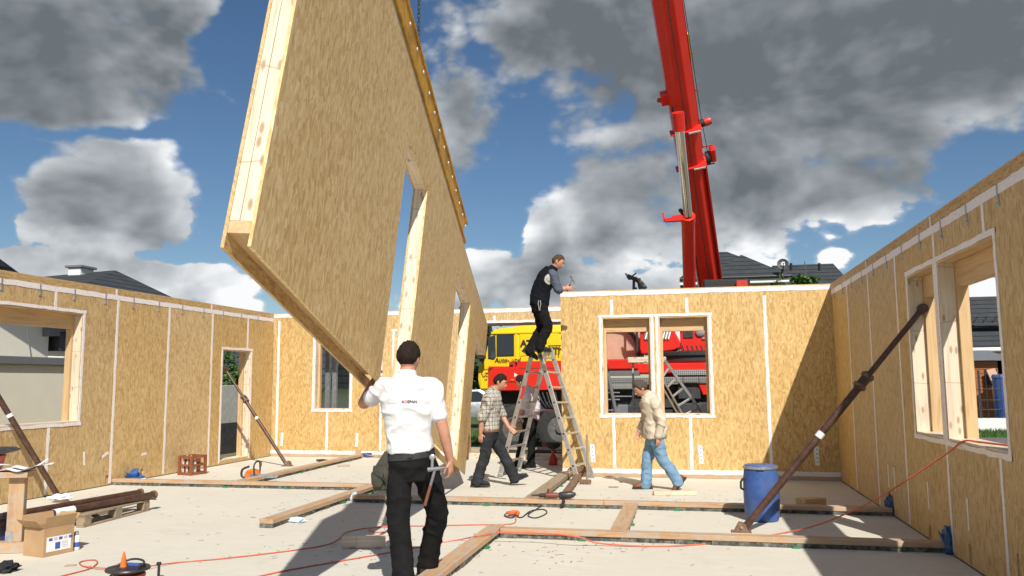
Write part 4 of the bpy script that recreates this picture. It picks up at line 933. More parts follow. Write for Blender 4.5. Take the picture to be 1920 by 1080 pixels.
# planter wall and shrub beyond the left door
q = AX(440, 720, -11.0); gw = thing('garden_wall', 'grey concrete garden wall beyond the left doorway', 'wall', (-11.2, q.y, GZ))
for i in range(3): bx('slab', (-.12, -2.2 + i * 1.6, 0), (.12, -2.2 + i * 1.6 + 1.58, AX(440, 722, -11.1).z - GZ), M['foil'], gw, .01); bx('dark_panel', (.121, -2.2 + i * 1.6, 0), (.16, -2.2 + i * 1.6 + 1.58, AX(440, 792, -11.0).z - GZ), M['chassis'], gw, .01)  # dark panel added for the black area low beyond the doorway
def leafy(parent, name, mat, c, r, n, size, seed, core=.35):
    rnd = random.Random(seed); mb = MB(); c = Vector(c)
    clumps = [(Vector((rnd.gauss(0, .45), rnd.gauss(0, .45), rnd.gauss(0, .45))), rnd.uniform(.25, .5)) for _ in range(18)]
    for i in range(n):
        cc, cr_ = rnd.choice(clumps); v = Vector((rnd.gauss(0, 1), rnd.gauss(0, 1), rnd.gauss(0, 1))).normalized() * cr_ * rnd.random() ** .4
        p = cc + v
        p = c + Vector((p.x * r[0], p.y * r[1], p.z * r[2])); d = Vector((rnd.gauss(0, 1), rnd.gauss(0, 1), rnd.gauss(0, .7))).normalized(); e = d.cross(Vector((rnd.random(), rnd.random(), 1))).normalized(); s = size * rnd.uniform(.6, 1.4)
        f_ = d.cross(e) * s * .18
        mb.add([p, p + d * s * .5 + e * s * .28 + f_, p + d * s, p + d * s * .5 - e * s * .28 + f_], [(0, 1, 2), (0, 2, 3)])
    return mb.build(name, mat, parent)
def tree(label, loc, r, z0, n, size, mat, seed, cat='tree', name='tree', group=None):
    t = thing(name, label, cat, loc, group=group); mb = MB(); rnd = random.Random(seed)
    mb.tube([(0, 0, -.05), (.03 * r[0], 0, z0 * .5), (0, .05, z0), (.05, 0, z0 + r[2] * .6)], [.06 * r[0] + .02, .05 * r[0] + .015, .035 * r[0] + .01, .01], 8)
    for k in range(7):
        a = k * .9; mb.tube([(0, 0, z0 * (.7 + .08 * k)), (math.cos(a) * r[0] * .35, math.sin(a) * r[1] * .35, z0 + r[2] * .1 * k), (math.cos(a) * r[0] * .75, math.sin(a) * r[1] * .75, z0 + r[2] * (-.2 + .17 * k))], [.025 * r[0] + .008, .015 * r[0] + .006, .004], 6)
    mb.build('trunk', M['bark'], t, smooth=40); leafy(t, 'crown', mat, (0, 0, z0 + r[2] * .25), r, n, size, seed); return t
q = AX(435, 700, -12.6); tree('bright green leafy shrub behind the garden wall at the doorway', (-12.6, q.y, GZ), (.75, .85, .75), q.z - GZ - .35, 1500, .13, M['leaf'], 5, 'shrub', 'shrub')
q = AY(1510, 524, 33.0); tree('green treetop peeping over the back wall below the dish', (q.x, 33.0, GZ), (.38, .38, .36), q.z - GZ - .25, 900, .16, M['leaf'], 6)
q = AY(1462, 533, 32.0); tree('small yellowish treetop just showing over the back wall', (q.x, 32.0, GZ), (.22, .22, .2), q.z - GZ - .12, 250, .12, M['leaf'], 8)
for i, (u, y, r_, lab) in enumerate(((870, 60, 4.5, 'dark distant tree left of the yellow cab, nearest the hanging panel'), (905, 66, 5.0, 'dark distant tree directly behind the front of the yellow cab'), (842, 55, 4.0, 'dark distant tree hidden behind the doorway of the hanging panel'))):
    q = AY(u, 700, y); tree(lab, (q.x, y, GZ), (r_, r_, r_ * .55), 1.7, 2200, .7, M['leafd'], 20 + i)
q = AY(870, 745, 30); lc = thing('parked_car', 'pale grey car parked far behind the gap left of the truck', 'car', (q.x, 30, GZ), R(10))
cp_ = [(-2.0, .35), (-2.05, .75), (-1.5, .92), (-.9, 1.38), (.7, 1.42), (1.4, .98), (2.0, .85), (2.1, .4)]
MB().prism(cp_, (0, 1.7, 0), (0, -.85, 0)).build('body', M['steel'], lc, bevel=.06, seg=2, smooth=40)
MB().prism([(-1.35, .94), (-.85, 1.32), (.6, 1.36), (1.15, .98)], (0, 1.72, 0), (0, -.86, 0)).build('window', M['glass'], lc)
for x in (-1.3, 1.3):
    for y in (-.86, .68): MB().lathe([(.16, 0), (.31, .01), (.32, .09), (.31, .18), (.16, .19)], (x, y, .32), 20, (0, 1, 0)).build('wheel', M['tyre'], lc, smooth=40)
# ------------------------------------------------------------------ sole plates on the slab
def sole(label, x0, x1, y0, y1, z0=.042, z1=.092, mat=None, seed=0, group='sole plates laid out on the slab'):
    rnd = random.Random(seed); ax = 'X' if abs(x1 - x0) > abs(y1 - y0) else 'Y'
    o = thing('sole_plate', label, 'sole plate', (x0, y0, 0), group=group); w, l = x1 - x0, y1 - y0
    b = MB(); n = 24; L_ = w if ax == 'X' else l
    for k in range(n):
        a, c = k / n * L_, (k + 1) / n * L_; j = .012 + rnd.uniform(-.012, .01); j2 = .012 + rnd.uniform(-.014, .01)
        b.box((a, j, .001), (c - .001, l - j2, z0 - .001)) if ax == 'X' else b.box((j, a, .001), (w - j2, c - .001, z0 - .001))
    b.build('mortar_bed', M['mortar'], o)
    nb = max(1, int(L_ / 3.2)); cuts = [L_ * k / nb for k in range(nb + 1)]
    for a, c in zip(cuts[:-1], cuts[1:]):
        if ax == 'X': bx('timber', (a, 0, z0), (c - .004, l, z1), M[mat or 'plate' + ax], o, .004)
        else: bx('timber', (0, a, z0), (w, c - .004, z1), M[mat or 'plate' + ax], o, .004)
    for k in range(max(1, int(L_ / 1.1))):
        a = (k + .6) * 1.1 + rnd.uniform(-.2, .2)
        if a > L_ - .1: continue
        if ax == 'X': bx('packer', (a, -.03, .001), (a + .07, .05, .018), M['green'], o, .002)
        else: bx('packer', (w - .04, a, .001), (w + .03, a + .07, .018), M['green'], o, .002)
    return o
sole('nearest crosswise sole plate, running from the corner post line to the right wall', -1.90, XR - .01, 8.17, 8.31, seed=1)
sole('long crosswise sole plate in the middle of the floor, reaching the right wall', -4.36, XR - .01, 10.22, 10.36, seed=2)
sole('crosswise sole plate on the left, starting at the left wall', XL + .01, -4.62, 11.32, 11.46, seed=3)
sole('lengthwise sole plate with its cut end towards the viewer, left of the polo shirt', -4.60, -4.44, 8.28, 11.75, seed=4)
sole('lengthwise sole plate running to the far back left wall by the blue film', -6.80, -6.65, 11.48, 16.1, seed=5)
sole('worn sole plate beside the feet of the man in white, running to the viewer', -2.07, -1.91, 4.6, 8.42, seed=6)
sole('short sole plate joining the two crosswise plates', -.82, -.66, 8.33, 10.20, .03, .086, seed=7)
sole('pale sole plate running to the end of the back wall by the sledgehammer', -2.10, -1.92, 10.38, 13.55, .03, .09, 'oldY', seed=8)
# ------------------------------------------------------------------ loose timber and scraps
def block(name, label, u, v, size, rz, mat, cat='offcut', z=0):
    p = G(u, v, z); o = thing(name, label, cat, (p.x, p.y, z), R(rz)); l, w, h = size
    bx('block', (-l / 2, -w / 2, .001), (l / 2, w / 2, h), M[mat], o, .004); return o
b_ = block('timber_offcut', 'yellowish timber offcut lying in the shadow behind the man in white', 682, 1026, (.40, .13, .09), 16, 'pineX')
bx('strip', (-.2, -.066, .0905), (.2, -.02, .115), M['pineX'], b_, .003)
block('timber_offcut', 'pale plank offcut on the floor below the man in the beige jacket', 1265, 928, (.58, .12, .055), 12, 'pineX')
block('timber_offcut', 'brown timber block beside the blue barrel', 1521, 947, (.34, .17, .085), 35, 'glulamX')
block('wood_chip', 'flat wood chip lying in front of the far sole plate', 644, 875, (.22, .10, .03), 20, 'redpl' if 0 else 'plateX', 'wood chip')
block('wood_chip', 'thin wood chip on the floor before the sledgehammer', 1150, 914, (.14, .08, .012), 5, 'oldX', 'wood chip')
block('wood_chip', 'little wood chip near the cable loop at bottom left', 132, 1061, (.09, .05, .008), 25, 'plateX', 'wood chip')
def crumple(name, label, u, v, r, mat, z=0.0, seed=0, cat='film'):
    p = G(u, v, z); rnd = random.Random(seed); o = thing(name, label, cat, (p.x, p.y, z)); bm = bmesh.new(); bmesh.ops.create_icosphere(bm, subdivisions=3, radius=1)
    for q in bm.verts:
        k = 1 + .55 * mnoise.noise(q.co * 2.3 + Vector((seed, 0, 0))) + .3 * mnoise.noise(q.co * 6 + Vector((0, seed, 0))); q.co = Vector((q.co.x * r[0] * k, q.co.y * r[1] * k, max(.003, (q.co.z + .7) * r[2] * .6 * k)))
    me = bpy.data.meshes.new('crumpled_sheet'); bm.to_mesh(me); bm.free(); me.materials.append(mat); s_ = bpy.data.objects.new('crumpled_sheet', me); COL.objects.link(s_); s_.parent = o; return o
crumple('blue_film', 'crumpled blue film where the left sole plate meets the left wall', 243, 903, (.24, .12, .16), M['bluefilm'], seed=1)
crumple('blue_film', 'crumpled blue film at the far wall behind the raised hand', 692, 857, (.30, .14, .10), M['bluefilm'], seed=2)
crumple('blue_film', 'crumpled blue film at the right wall by the middle plate', 1674, 965, (.07, .13, .22), M['bluefilm'], seed=3)
crumple('blue_film', 'crumpled blue film at the right wall by the nearest plate', 1783, 1038, (.06, .12, .22), M['bluefilm'], seed=4)
crumple('paper_scrap', 'pale blue scrap tucked under the cut end of the sole plate', 556, 979, (.10, .06, .05), M['paleblue'], seed=5, cat='scrap')
crumple('paper_scrap', 'pale blue scrap on the middle plate left of the man in white', 664, 940, (.045, .03, .10), M['paleblue'], seed=6, cat='scrap')
crumple('paper_scrap', 'pale blue scrap on the left plate beside the blue film', 270, 905, (.13, .06, .06), M['paleblue'], seed=7, cat='scrap')
crumple('paper_scrap', 'small pale scrap on the left plate, right of a larger scrap', 292, 907, (.06, .04, .04), M['paleblue'], seed=8, cat='scrap')
crumple('dark_glove', 'small black glove on the left sole plate by the wall', 283, 893, (.11, .06, .05), M['black'], seed=9, cat='glove')
# ------------------------------------------------------------------ push-pull props
def prop(label, base, top, collar=.62, band=.45, r=.044, group=None):
    base = Vector(base); top = Vector(top); o = thing('wall_prop', label, 'prop', base); d = (top - base); L_ = d.length; d.normalize(); at = lambda k: d * L_ * k
    side = d.cross(UP).normalized()
    MB().tube([at(.02), at(collar)], r, 16).build('outer_tube', M['brownpipe'], o, smooth=40); MB().tube([at(collar), at(.99)], r * .76, 16).build('inner_tube', M['brownpipe'], o, smooth=40)
    c = MB().tube([at(collar - .035), at(collar + .03)], r * 1.35, 14).build('collar', M['brownpipe'], o, smooth=40)
    for k in (-.03, .012): MB().tube([at(collar + k), at(collar + k + .012)], r * 1.75, 12).build('nut', M['rust'], c)
    pts = [at(collar) + side * r * 1.3 + (d * math.cos(a) * .09 + side * (1 - math.cos(a) * .0) * .0 + side * math.sin(a) * .085) for a in [math.pi * k / 10 - .1 for k in range(12)]]
    MB().tube(pts, .010, 8).build('handle', M['brownpipe'], c, smooth=40)
    MB().tube([at(band), at(band + .022)], r * 1.04, 16).build('label_band', M['plastwhite'], o, smooth=40)
    bp = MB().box((-.10, -.06, .001), (.10, .06, .012)).build('base_plate', M['rust'], o, bevel=.002)
    for s_ in (-.05, .038): MB().prism([(-.07, .0121), (.07, .0121), (.045, .085), (-.02, .10)], (0, .012, 0), (0, s_, 0)).build('lug', M['rust'], bp)
    MB().tube([(0, -.065, .055), (0, .065, .055)], .013, 8).build('pin', M['steel'], bp)
    MB().tube([at(.985) - side * .035, at(.985) + side * .035], .05, 14).build('head_eye', M['brownpipe'], o, smooth=40)
    return o
tR = AX(1735, 572, 2.36)
prop('big brown steel prop slanting from the floor to the right wall window', (.47, 8.93, 0), (2.36, tR.y, tR.z), .67, .42, .038)
tL = AX(421, 690, XL - .02); bL = G(539, 874)
prop('thin brown prop slanting into the left doorway', (bL.x, bL.y, 0), tL, .68, .47, .032)
prop('brown prop at the left edge slanting up to the big window', (-8.22, 9.60, 0), (-8.99, 8.93, 1.80), .86, .63, .037)
# ------------------------------------------------------------------ pallet with pipes
pl = thing('pallet', 'weathered wooden pallet on the floor at left', 'pallet', (-6.95, 8.52, 0), R(3))
hl, hw = .60, .42
for y in (-hw + .05, 0, hw - .05):
    bx('bottom_board', (-.05 + 0 - hw * 0 - .0, 0, 0), (0, 0, 0), M['oldY'], pl, 0) if 0 else None
for x in (-.37, 0, .37):
    bx('bottom_board', (x - .05, -hl, .001), (x + .05, hl, .022), M['oldY'], pl, .003)
    for y in (-hl + .06, 0, hl - .06): bx('block', (x - .05, y - .06, .0225), (x + .05, y + .06, .098), M['oldZ'], pl, .003)
for y in (-hl + .06, 0, hl - .06): bx('stringer', (-.42, y - .055, .0985), (.42, y + .055, .119), M['oldX'], pl, .003)
for x in (-.36, -.18, 0, .18, .36): bx('deck_board', (x - .06, -hl, .1195), (x + .06, hl, .14), M['oldY'], pl, .003)
def pipe(label, p0, p1, r=.038):
    o = thing('steel_pipe', label, 'pipe', p0); d = Vector(p1) - Vector(p0); MB().tube([(0, 0, 0), d], r, 16).build('tube', M['brownpipe'], o, smooth=40)
    MB().tube([d * .995, d * 1.012], r * 1.25, 14).build('end_cap', M['rust'], o, smooth=40); MB().bar(d * .97 - Vector((0, 0, .02)), d * 1.0 - Vector((0, 0, .055)), .11, .012).build('foot_plate', M['rust'], o)
    return o
a = G(262, 921, .20); pipe('brown steel pipe on the pallet, the one farther from the box', (-7.1, 7.2, .185), (a.x, a.y, .185))
a = G(287, 927, .19); b_ = G(40, 975, .20); pp = pipe('brown steel pipe on the pallet, the one nearer the box', (-6.75, 7.0, .185), (a.x, a.y, .185), .042)
dd = Vector((a.x + 6.75, a.y - 7.0, 0)); MB().tube([dd * .32, dd * .44], .044, 16).build('white_band', M['plastwhite'], pp, smooth=40)
crumple('plastic_wrap', 'crumpled white plastic wrap on the two pipes', 112, 937, (.12, .10, .06), M['paper'], .19, 12, 'wrap'); crumple('plastic_wrap', 'white plastic strip hanging at the side of the pallet', 145, 976, (.05, .05, .14), M['paper'], 0, 13, 'wrap')
# ------------------------------------------------------------------ cardboard box, can, sawhorse
pf, pr, pL = G(80, 1046), G(137, 1034), G(41, 1040)
xb = (pr - pf); wl = xb.length; xb.normalize(); rzb = math.atan2(xb.y, xb.x)
cb = thing('cardboard_box', 'open brown cardboard box with a white label on its side', 'cardboard box', pf, rzb); dl = .27; hb = .25; tk_ = .006
for nm, a_, c_ in (('side', (0, 0, .001), (wl, tk_, hb)), ('side', (0, dl - tk_, .001), (wl, dl, hb)), ('side', (0, tk_, .001), (tk_, dl - tk_, hb)), ('side', (wl - tk_, tk_, .001), (wl, dl - tk_, hb)), ('bottom', (tk_, tk_, .001), (wl - tk_, dl - tk_, .008))): bx(nm, a_, c_, M['card'], cb, .001)
def flap(p, q, out, up, l): p, q = Vector(p), Vector(q); o_ = (Vector(out) * math.cos(up) + UP * math.sin(up)) * l; n_ = Vector((0, 0, .005)); MB().loft([[p, q, q + o_, p + o_], [p + n_, q + n_, q + o_ + n_, p + o_ + n_]]).build('flap', M['card'], cb)
flap((0, .003, hb), (wl, .003, hb), (0, -1, 0), 1.25, .11); flap((0, dl - .003, hb), (wl, dl - .003, hb), (0, 1, 0), 1.2, .11); flap((.003, 0, hb), (.003, dl, hb), (-1, 0, 0), .75, .12); flap((wl - .003, 0, hb), (wl - .003, dl, hb), (1, 0, 0), 1.0, .11)
lbx = bx('label', (.03, -.002, .04), (wl - .03, -.0002, .17), M['plastwhite'], cb, 0)
for i in range(5): bx('print', (.05 + i * .05, -.0032, .135), (.085 + i * .05, -.0022, .16), M['print_blue' if i % 2 == 0 else 'ink_grey'], lbx, 0)
bx('print', (.115, -.0032, .055), (.165, -.0022, .115), M['print_blue'], lbx, 0)
for i in range(4): bx('print', (.18, -.0032, .06 + i * .016), (wl - .06, -.0022, .067 + i * .016), M['ink_grey'], lbx, 0)
p = G(142, 1031); cn = thing('spray_can', 'small white and blue can standing beside the cardboard box', 'can', (p.x, p.y, 0))
MB().lathe([(.030, .001), (.032, .006), (.032, .125), (.028, .135)], n=20).build('body', M['plastwhite'], cn, smooth=40); MB().lathe([(.0325, .03), (.0325, .075)], n=20).build('band', M['print_blue'], cn, smooth=40); MB().lathe([(.018, .1355), (.020, .165), (.012, .172)], n=16).build('cap', M['steel'], cn, smooth=40)
ps = G(30, 1036); hs = .69
sw = thing('sawhorse', 'wooden sawhorse at the left edge with papers on it', 'sawhorse', (ps.x, ps.y, 0), R(20))
bx('post', (-.085, -.035, .1), (.055, .035, hs), M['plateZ'], sw, .004); bx('foot_beam', (-1.3, -.05, .001), (.09, .07, .0995), M['plateX'], sw, .004); bx('top_beam', (-1.3, -.10, hs + .001), (.10, .10, hs + .055), M['plateX'], sw, .004); bx('post', (-1.25, -.035, .1), (-1.12, .035, hs), M['pineZ'], sw, .004)
bx('joint_plate', (-.087, -.037, .10), (-.02, -.0355, .2), M['steel'], sw, 0)
top_p = Vector((ps.x, ps.y, hs + .056)); ppr = thing('papers', 'curled white papers lying on the sawhorse', 'papers', top_p, R(25))
for i, (x, y, a, l_) in enumerate(((-.12, .05, .3, .42), (-.02, -.02, -.2, .28), (.02, .06, .1, .33), (-.3, 0, .5, .3))):
    mb = MB(); n = 9; vs = []
    for k in range(n):
        t = k / (n - 1); z = .006 + i * .012 + .16 * max(0, t - .35) ** 2 * (1.2 if i == 0 else .25)
        for s_ in (-.1, .1): q = Vector((t * l_ - .1, s_)); vs.append((x + q.x * math.cos(a) - q.y * math.sin(a), y + q.x * math.sin(a) + q.y * math.cos(a), z + .015 * math.sin(t * 7 + i)))
    fs = [(2 * k, 2 * k + 1, 2 * k + 3, 2 * k + 2) for k in range(n - 1)]; mb.add(vs + [(v[0], v[1], v[2] - .0012) for v in vs], fs + [tuple(j + 2 * n for j in reversed(f)) for f in fs]); mb.build('sheet', M['paper'], ppr, smooth=60)
q = Vector((ps.x, ps.y, 0)) + Vector((-.36, -.02, hs + .056)); tb_ = thing('tool_case', 'red and black tool on the sawhorse at the left edge', 'tool', q, R(20))
MB().prism([(-.2, 0), (.10, 0), (.14, .15), (-.2, .16)], (0, .16, 0), (0, -.08, 0)).build('case', M['redpl'], tb_, bevel=.015); MB().prism([(-.2, .165), (.18, .158), (.26, .19), (.20, .215), (-.2, .22)], (0, .2, 0), (0, -.1, 0)).build('lid', M['blackpl'], tb_, bevel=.01)
q = G(8, 1022); jc = thing('canister', 'dark blue canister under the sawhorse', 'canister', (q.x - .15, q.y + .25, 0)); MB().lathe([(.12, .001), (.14, .02), (.14, .22), (.10, .27), (.04, .28)], n=20).build('body', M['navy'], jc, smooth=40); MB().lathe([(.03, .281), (.03, .31)], n=12).build('cap', M['black'], jc)
crumple('rag', 'dark grey rag on the floor in the bottom left corner', 8, 1072, (.10, .10, .07), M['greytrouser'], 0, 21, 'rag')
# ------------------------------------------------------------------ cable reel and leads
pc = G(240, 1063, .25); rl = thing('cable_reel', 'orange cable reel with black discs at the bottom edge', 'cable reel', (pc.x, pc.y, 0))
MB().lathe([(.10, .001), (.14, .004), (.14, .02), (.09, .03)], n=32).build('lower_disc', M['blackpl'], rl, smooth=35); MB().lathe([(.07, .03), (.07, .22)], n=24).build('drum', M['orangepl'], rl, smooth=35)
up_ = MB().lathe([(.085, .215), (.150, .232), (.152, .24), (.148, .248), (.09, .24), (.06, .252), (.03, .252)], n=36).build('upper_disc', M['blackpl'], rl, smooth=35)
coil = [(math.cos(a) * (.085 + .028 * ((a / 6.283) % 2 > 1)), math.sin(a) * (.085 + .028 * ((a / 6.283) % 2 > 1)), .045 + .155 * (.5 - .5 * math.cos(a / 6.283 * .37))) for a in [i * .26 for i in range(420)]]
MB().tube(coil, .0085, 6).build('wound_cable', M['orange'], rl, smooth=50)
MB().lathe([(.024, .25), (.020, .28), (.012, .33), (.003, .36)], (-.03, -.01, 0), 14).build('handle', M['orangepl'], up_, smooth=40)
MB().bar((-.08, .05, .256), (.06, .05, .256), .04, .02).build('socket', M['print_blue'], up_, bevel=.004); MB().bar((.09, .06, .258), (.11, -.03, .262), .02, .02).build('crank', M['black'], up_, bevel=.004)
MB().tube(smooth_line([(-.11, .02, .25), (-.04, .08, .285), (.05, .09, .28), (.10, .05, .25)], 6), .008, 8).build('grip', M['blackpl'], up_, smooth=50)
q = G(297, 1086); st = thing('steel_pin', 'short black steel pin standing beside the cable reel', 'pin', (q.x, q.y, 0)); MB().tube([(0, 0, 0), (0, 0, .11)], .011, 10).build('shaft', M['black'], st); MB().tube([(-.012, 0, .111), (-.012, 0, .122), (.014, 0, .122)], .013, 8).build('head', M['black'], st)
def lead(label, px, r=.007, mat='orange', z=.008, name='power_lead', extra=None):
    pts = [G(u, v, z) for u, v in px]
    if extra: pts += [Vector(e) for e in extra]
    p0 = Vector((pts[0].x, pts[0].y, 0)); return tag(MB().tube([q - p0 for q in smooth_line(pts, 6)], r, 8).build(name, M[mat], smooth=60), label, 'cable')
def set_loc(o, p): return o
def lead2(label, pts, r=.0055, mat='orange'):
    pts = [Vector(q) for q in pts]; o = thing('power_lead', label, 'cable', (pts[0].x, pts[0].y, 0)); MB().tube([q - Vector((pts[0].x, pts[0].y, 0)) for q in smooth_line(pts, 6)], r, 8).build('cord', M[mat], o, smooth=60); return o
z_ = .008
lead2('orange lead from the reel past the man in white, with a loop behind his legs', [G(278, 1062, .03), G(330, 1055, z_), G(420, 1047, z_), G(540, 1033, z_), G(610, 1022, z_), G(636, 1010, z_), G(650, 998, z_), G(690, 990, z_), G(730, 988, z_), G(742, 994, z_), G(715, 998, z_), G(692, 995, .018), G(700, 989, .02), G(735, 986, z_), G(800, 986, z_), G(880, 984, z_), G(950, 983, z_), G(966, 979, z_), G(967, 970, .02)])
lead2('orange lead crossing the shadow from the bottom edge to the worn plate', [G(440, 1092, z_), G(520, 1073, z_), G(620, 1055, z_), G(735, 1035, z_), G(860, 1012, z_), G(890, 1006, .10), G(925, 1000, .105)], .006)
lead2('red orange lead rising from the floor over the right window sill', [G(930, 998, .105), G(1010, 1000, .105), G(1080, 1006, .10), G(1120, 1018, .03), G(1200, 1024, z_), G(1280, 1023, z_), G(1380, 1014, z_), (.75, 8.62, .035), (1.15, 8.50, .16), (1.62, 8.22, .44), (1.98, 7.92, .76), (2.16, 7.72, .94), (2.225, 7.58, 1.032), (2.30, 7.42, 1.036), (2.40, 7.1, 1.034), (2.47, 6.9, 1.034), (2.55, 6.85, .85), (2.56, 6.9, .2), (2.6, 7.0, GZ + .01)], .0075)
lead2('orange lead looping on the floor left of the cable reel', [G(90, 1086, z_), G(140, 1074, z_), G(168, 1066, z_), G(182, 1056, z_), G(178, 1050, z_), G(160, 1051, z_), G(149, 1055, z_), G(155, 1061, z_), G(175, 1064, .015), G(205, 1066, .02)])
dk = [G(1022, 944, .02), G(1005, 955, z_), G(990, 966, z_), G(1005, 971, z_), G(1025, 962, z_), G(1018, 955, z_), G(995, 958, .016), G(978, 970, z_), G(966, 966, .016), G(952, 962, z_), G(946, 967, z_), G(958, 971, z_), G(966, 967, .02)]
lead2('black power cord looping on the floor below the rotary drill', dk, .007, 'black')
p = G(964, 968); pg = thing('cable_coupling', 'orange plug coupling joining the black cord to the orange lead', 'plug', (p.x, p.y, .0), R(25)); MB().lathe([(.012, -.07), (.03, -.06), (.034, .0), (.03, .05), (.012, .07)], (0, 0, .036), 14, (1, .2, 0)).build('housing', M['orangepl'], pg, smooth=40)
MB().tube([(math.cos(a) * .06 - .03, math.sin(a) * .05, .03 + .012 * a / 6.3) for a in [k * .4 for k in range(36)]], .007, 8).build('wound_cord', M['orange'], pg, smooth=60)
# ------------------------------------------------------------------ rotary drill
p = G(1040, 944, .09); dr = thing('rotary_drill', 'black and red rotary hammer drill lying on the middle plate', 'drill', (p.x, 10.27, .093), R(8))
MB().lathe([(.03, -.02), (.042, .0), (.046, .12), (.03, .17), (.012, .18)], (.02, 0, .05), 16, (1, 0, .06)).build('motor_housing', M['blackpl'], dr, smooth=40); MB().lathe([(.03, 0), (.036, .03), (.036, .13), (.026, .17)], (-.16, 0, .05), 16, (1, 0, 0)).build('gear_housing', M['drillred'], dr, smooth=40)
MB().lathe([(.008, -.12), (.012, -.03), (.024, -.02), (.026, .05), (.02, .06)], (-.22, 0, .05), 14, (1, 0, 0)).build('chuck', M['black'], dr, smooth=40)
MB().tube(smooth_line([(.05, 0, .01), (.06, -.10, -.02), (.03, -.16, -.05)], 4), .02, 10).build('handle', M['blackpl'], dr, smooth=40); MB().tube([(-.13, .0, .07), (-.13, -.03, .13)], .016, 10).build('side_grip', M['drillred'], dr, smooth=40); MB().tube([(.18, 0, .06), (.21, .0, .07)], .02, 10).build('end_cap', M['black'], dr)
# brown prop lying beside the pale plate
prp = thing('steel_pipe', 'rusty brown telescopic prop lying beside the pale sole plate', 'pipe', (-1.66, 10.75, 0))
MB().tube([(0, 0, .055), (-.10, 2.1, .06)], .05, 18).build('outer_tube', M['rust'], prp, smooth=40); MB().tube([(-.10, 2.1, .06), (-.13, 2.75, .06)], .034, 14).build('inner_tube', M['rust'], prp, smooth=40); MB().tube([(.0, -.004, .055), (0, .02, .055)], .042, 18).build('dark_mouth', M['dark'], prp)
MB().tube([(-.10, 2.05, .06), (-.105, 2.22, .06)], .068, 14).build('collar', M['rust'], prp, smooth=40); MB().tube([(-.16 + math.cos(a) * .09, 2.15, .15 + math.sin(a) * .06) for a in [k * .35 for k in range(19)]], .011, 8).build('handle', M['rust'], prp, smooth=40); bx('base_plate', (-.22, 2.76, .005), (-.04, 2.775, .17), M['rust'], prp)
# ------------------------------------------------------------------ sledgehammer, lantern, chainsaw, crate, barrel
p = G(1101, 908); sh = thing('sledgehammer', 'sledgehammer standing upright on its head before the stepladder', 'sledgehammer', (p.x, p.y, 0)); MB().tube([(0, 0, .06), (.01, .01, .40), (.005, .03, .74)], [.019, .016, .018], 12).build('handle', M['oldZ'], sh, smooth=40)
MB().bar((-.11, 0, .035), (.06, 0, .035), .07, .066).build('head', M['rust'], sh, bevel=.012)
p = G(1037, 872); lt = thing('lantern', 'red lantern with a dark dish on the floor in the opening', 'lantern', (p.x, p.y, 0)); MB().lathe([(.07, .001), (.085, .02), (.085, .12), (.05, .17), (.03, .20)], n=22).build('base', M['redpl'], lt, smooth=40); MB().lathe([(.03, .20), (.028, .27), (.06, .30)], n=18).build('neck', M['redpl'], lt, smooth=40); MB().lathe([(.06, .30), (.13, .34), (.155, .40), (.15, .41), (.02, .36)], n=22).build('dish', M['black'], lt, smooth=40)
MB().tube([(.07, 0, .25), (.34, .05, .24)], .012, 8).build('rod', M['alu'], lt)
p = G(478, 902); cs = thing('chainsaw', 'orange chainsaw standing on the floor before the left doorway', 'chainsaw', (p.x, p.y, 0), R(8))
MB().prism([(-.14, .02), (.06, .02), (.08, .10), (.03, .18), (-.10, .19), (-.15, .12)], (0, .17, 0), (0, -.085, 0)).build('body', M['orangepl'], cs, bevel=.02); MB().box((-.05, -.10, .03), (.09, -.086, .13)).build('cover', M['greytrim'], cs, bevel=.01)
MB().tube(smooth_line([(-.15, 0, .05), (-.22, 0, .08), (-.21, 0, .18), (-.10, 0, .23)], 5), .018, 10).build('rear_handle', M['blackpl'], cs, smooth=40); MB().tube(smooth_line([(.03, -.10, .08), (.02, -.11, .25), (.03, 0, .31), (.04, .10, .26), (.03, .10, .06)], 6), .013, 10).build('front_handle', M['blackpl'], cs, smooth=40)
MB().bar((.09, -.06, .27), (.07, .08, .27), .012, .09).build('hand_guard', M['blackpl'], cs, bevel=.004); MB().prism([(.08, .05), (.38, .06), (.41, .085), (.38, .11), (.08, .12)], (0, .008, 0), (0, -.094, 0)).build('guide_bar', M['steel'], cs, bevel=.002)
p = G(352, 892); cr = thing('bottle_crate', 'reddish brown plastic bottle crate against the left wall', 'crate', (p.x - .05, p.y + .2, 0), R(-12)); wx, wy, hz = .135, .16, .33
for (x, y) in ((-wx, -wy), (wx, -wy), (-wx, wy), (wx, wy)): bx('corner_post', (x - .022, y - .022, .001), (x + .022, y + .022, hz), M['crate'], cr, .004)
for z0, z1 in ((.001, .05), (.15, .185), (.285, hz - .002)):
    for y in (-wy, wy): bx('rail', (-wx + .023, y - .012, z0), (wx - .023, y + .012, z1), M['crate'], cr, .002)
    for x in (-wx, wx): bx('rail', (x - .012, -wy + .023, z0), (x + .012, wy - .023, z1), M['crate'], cr, .002)
bx('base', (-wx, -wy, .003), (wx, wy, .02), M['crate'], cr, 0)
for x in (-.045, .045): bx('divider', (x - .003, -wy + .02, .021), (x + .003, wy - .02, .27), M['crate'], cr, 0)
def glassm():
    t = Mt('clear_glass'); t.b.inputs['Base Color'].default_value = (.72, .76, .74, 1); t.b.inputs['Roughness'].default_value = .12; t.b.inputs['Transmission Weight'].default_value = .35; return t.m
M['bottle'] = glassm(); b0 = None
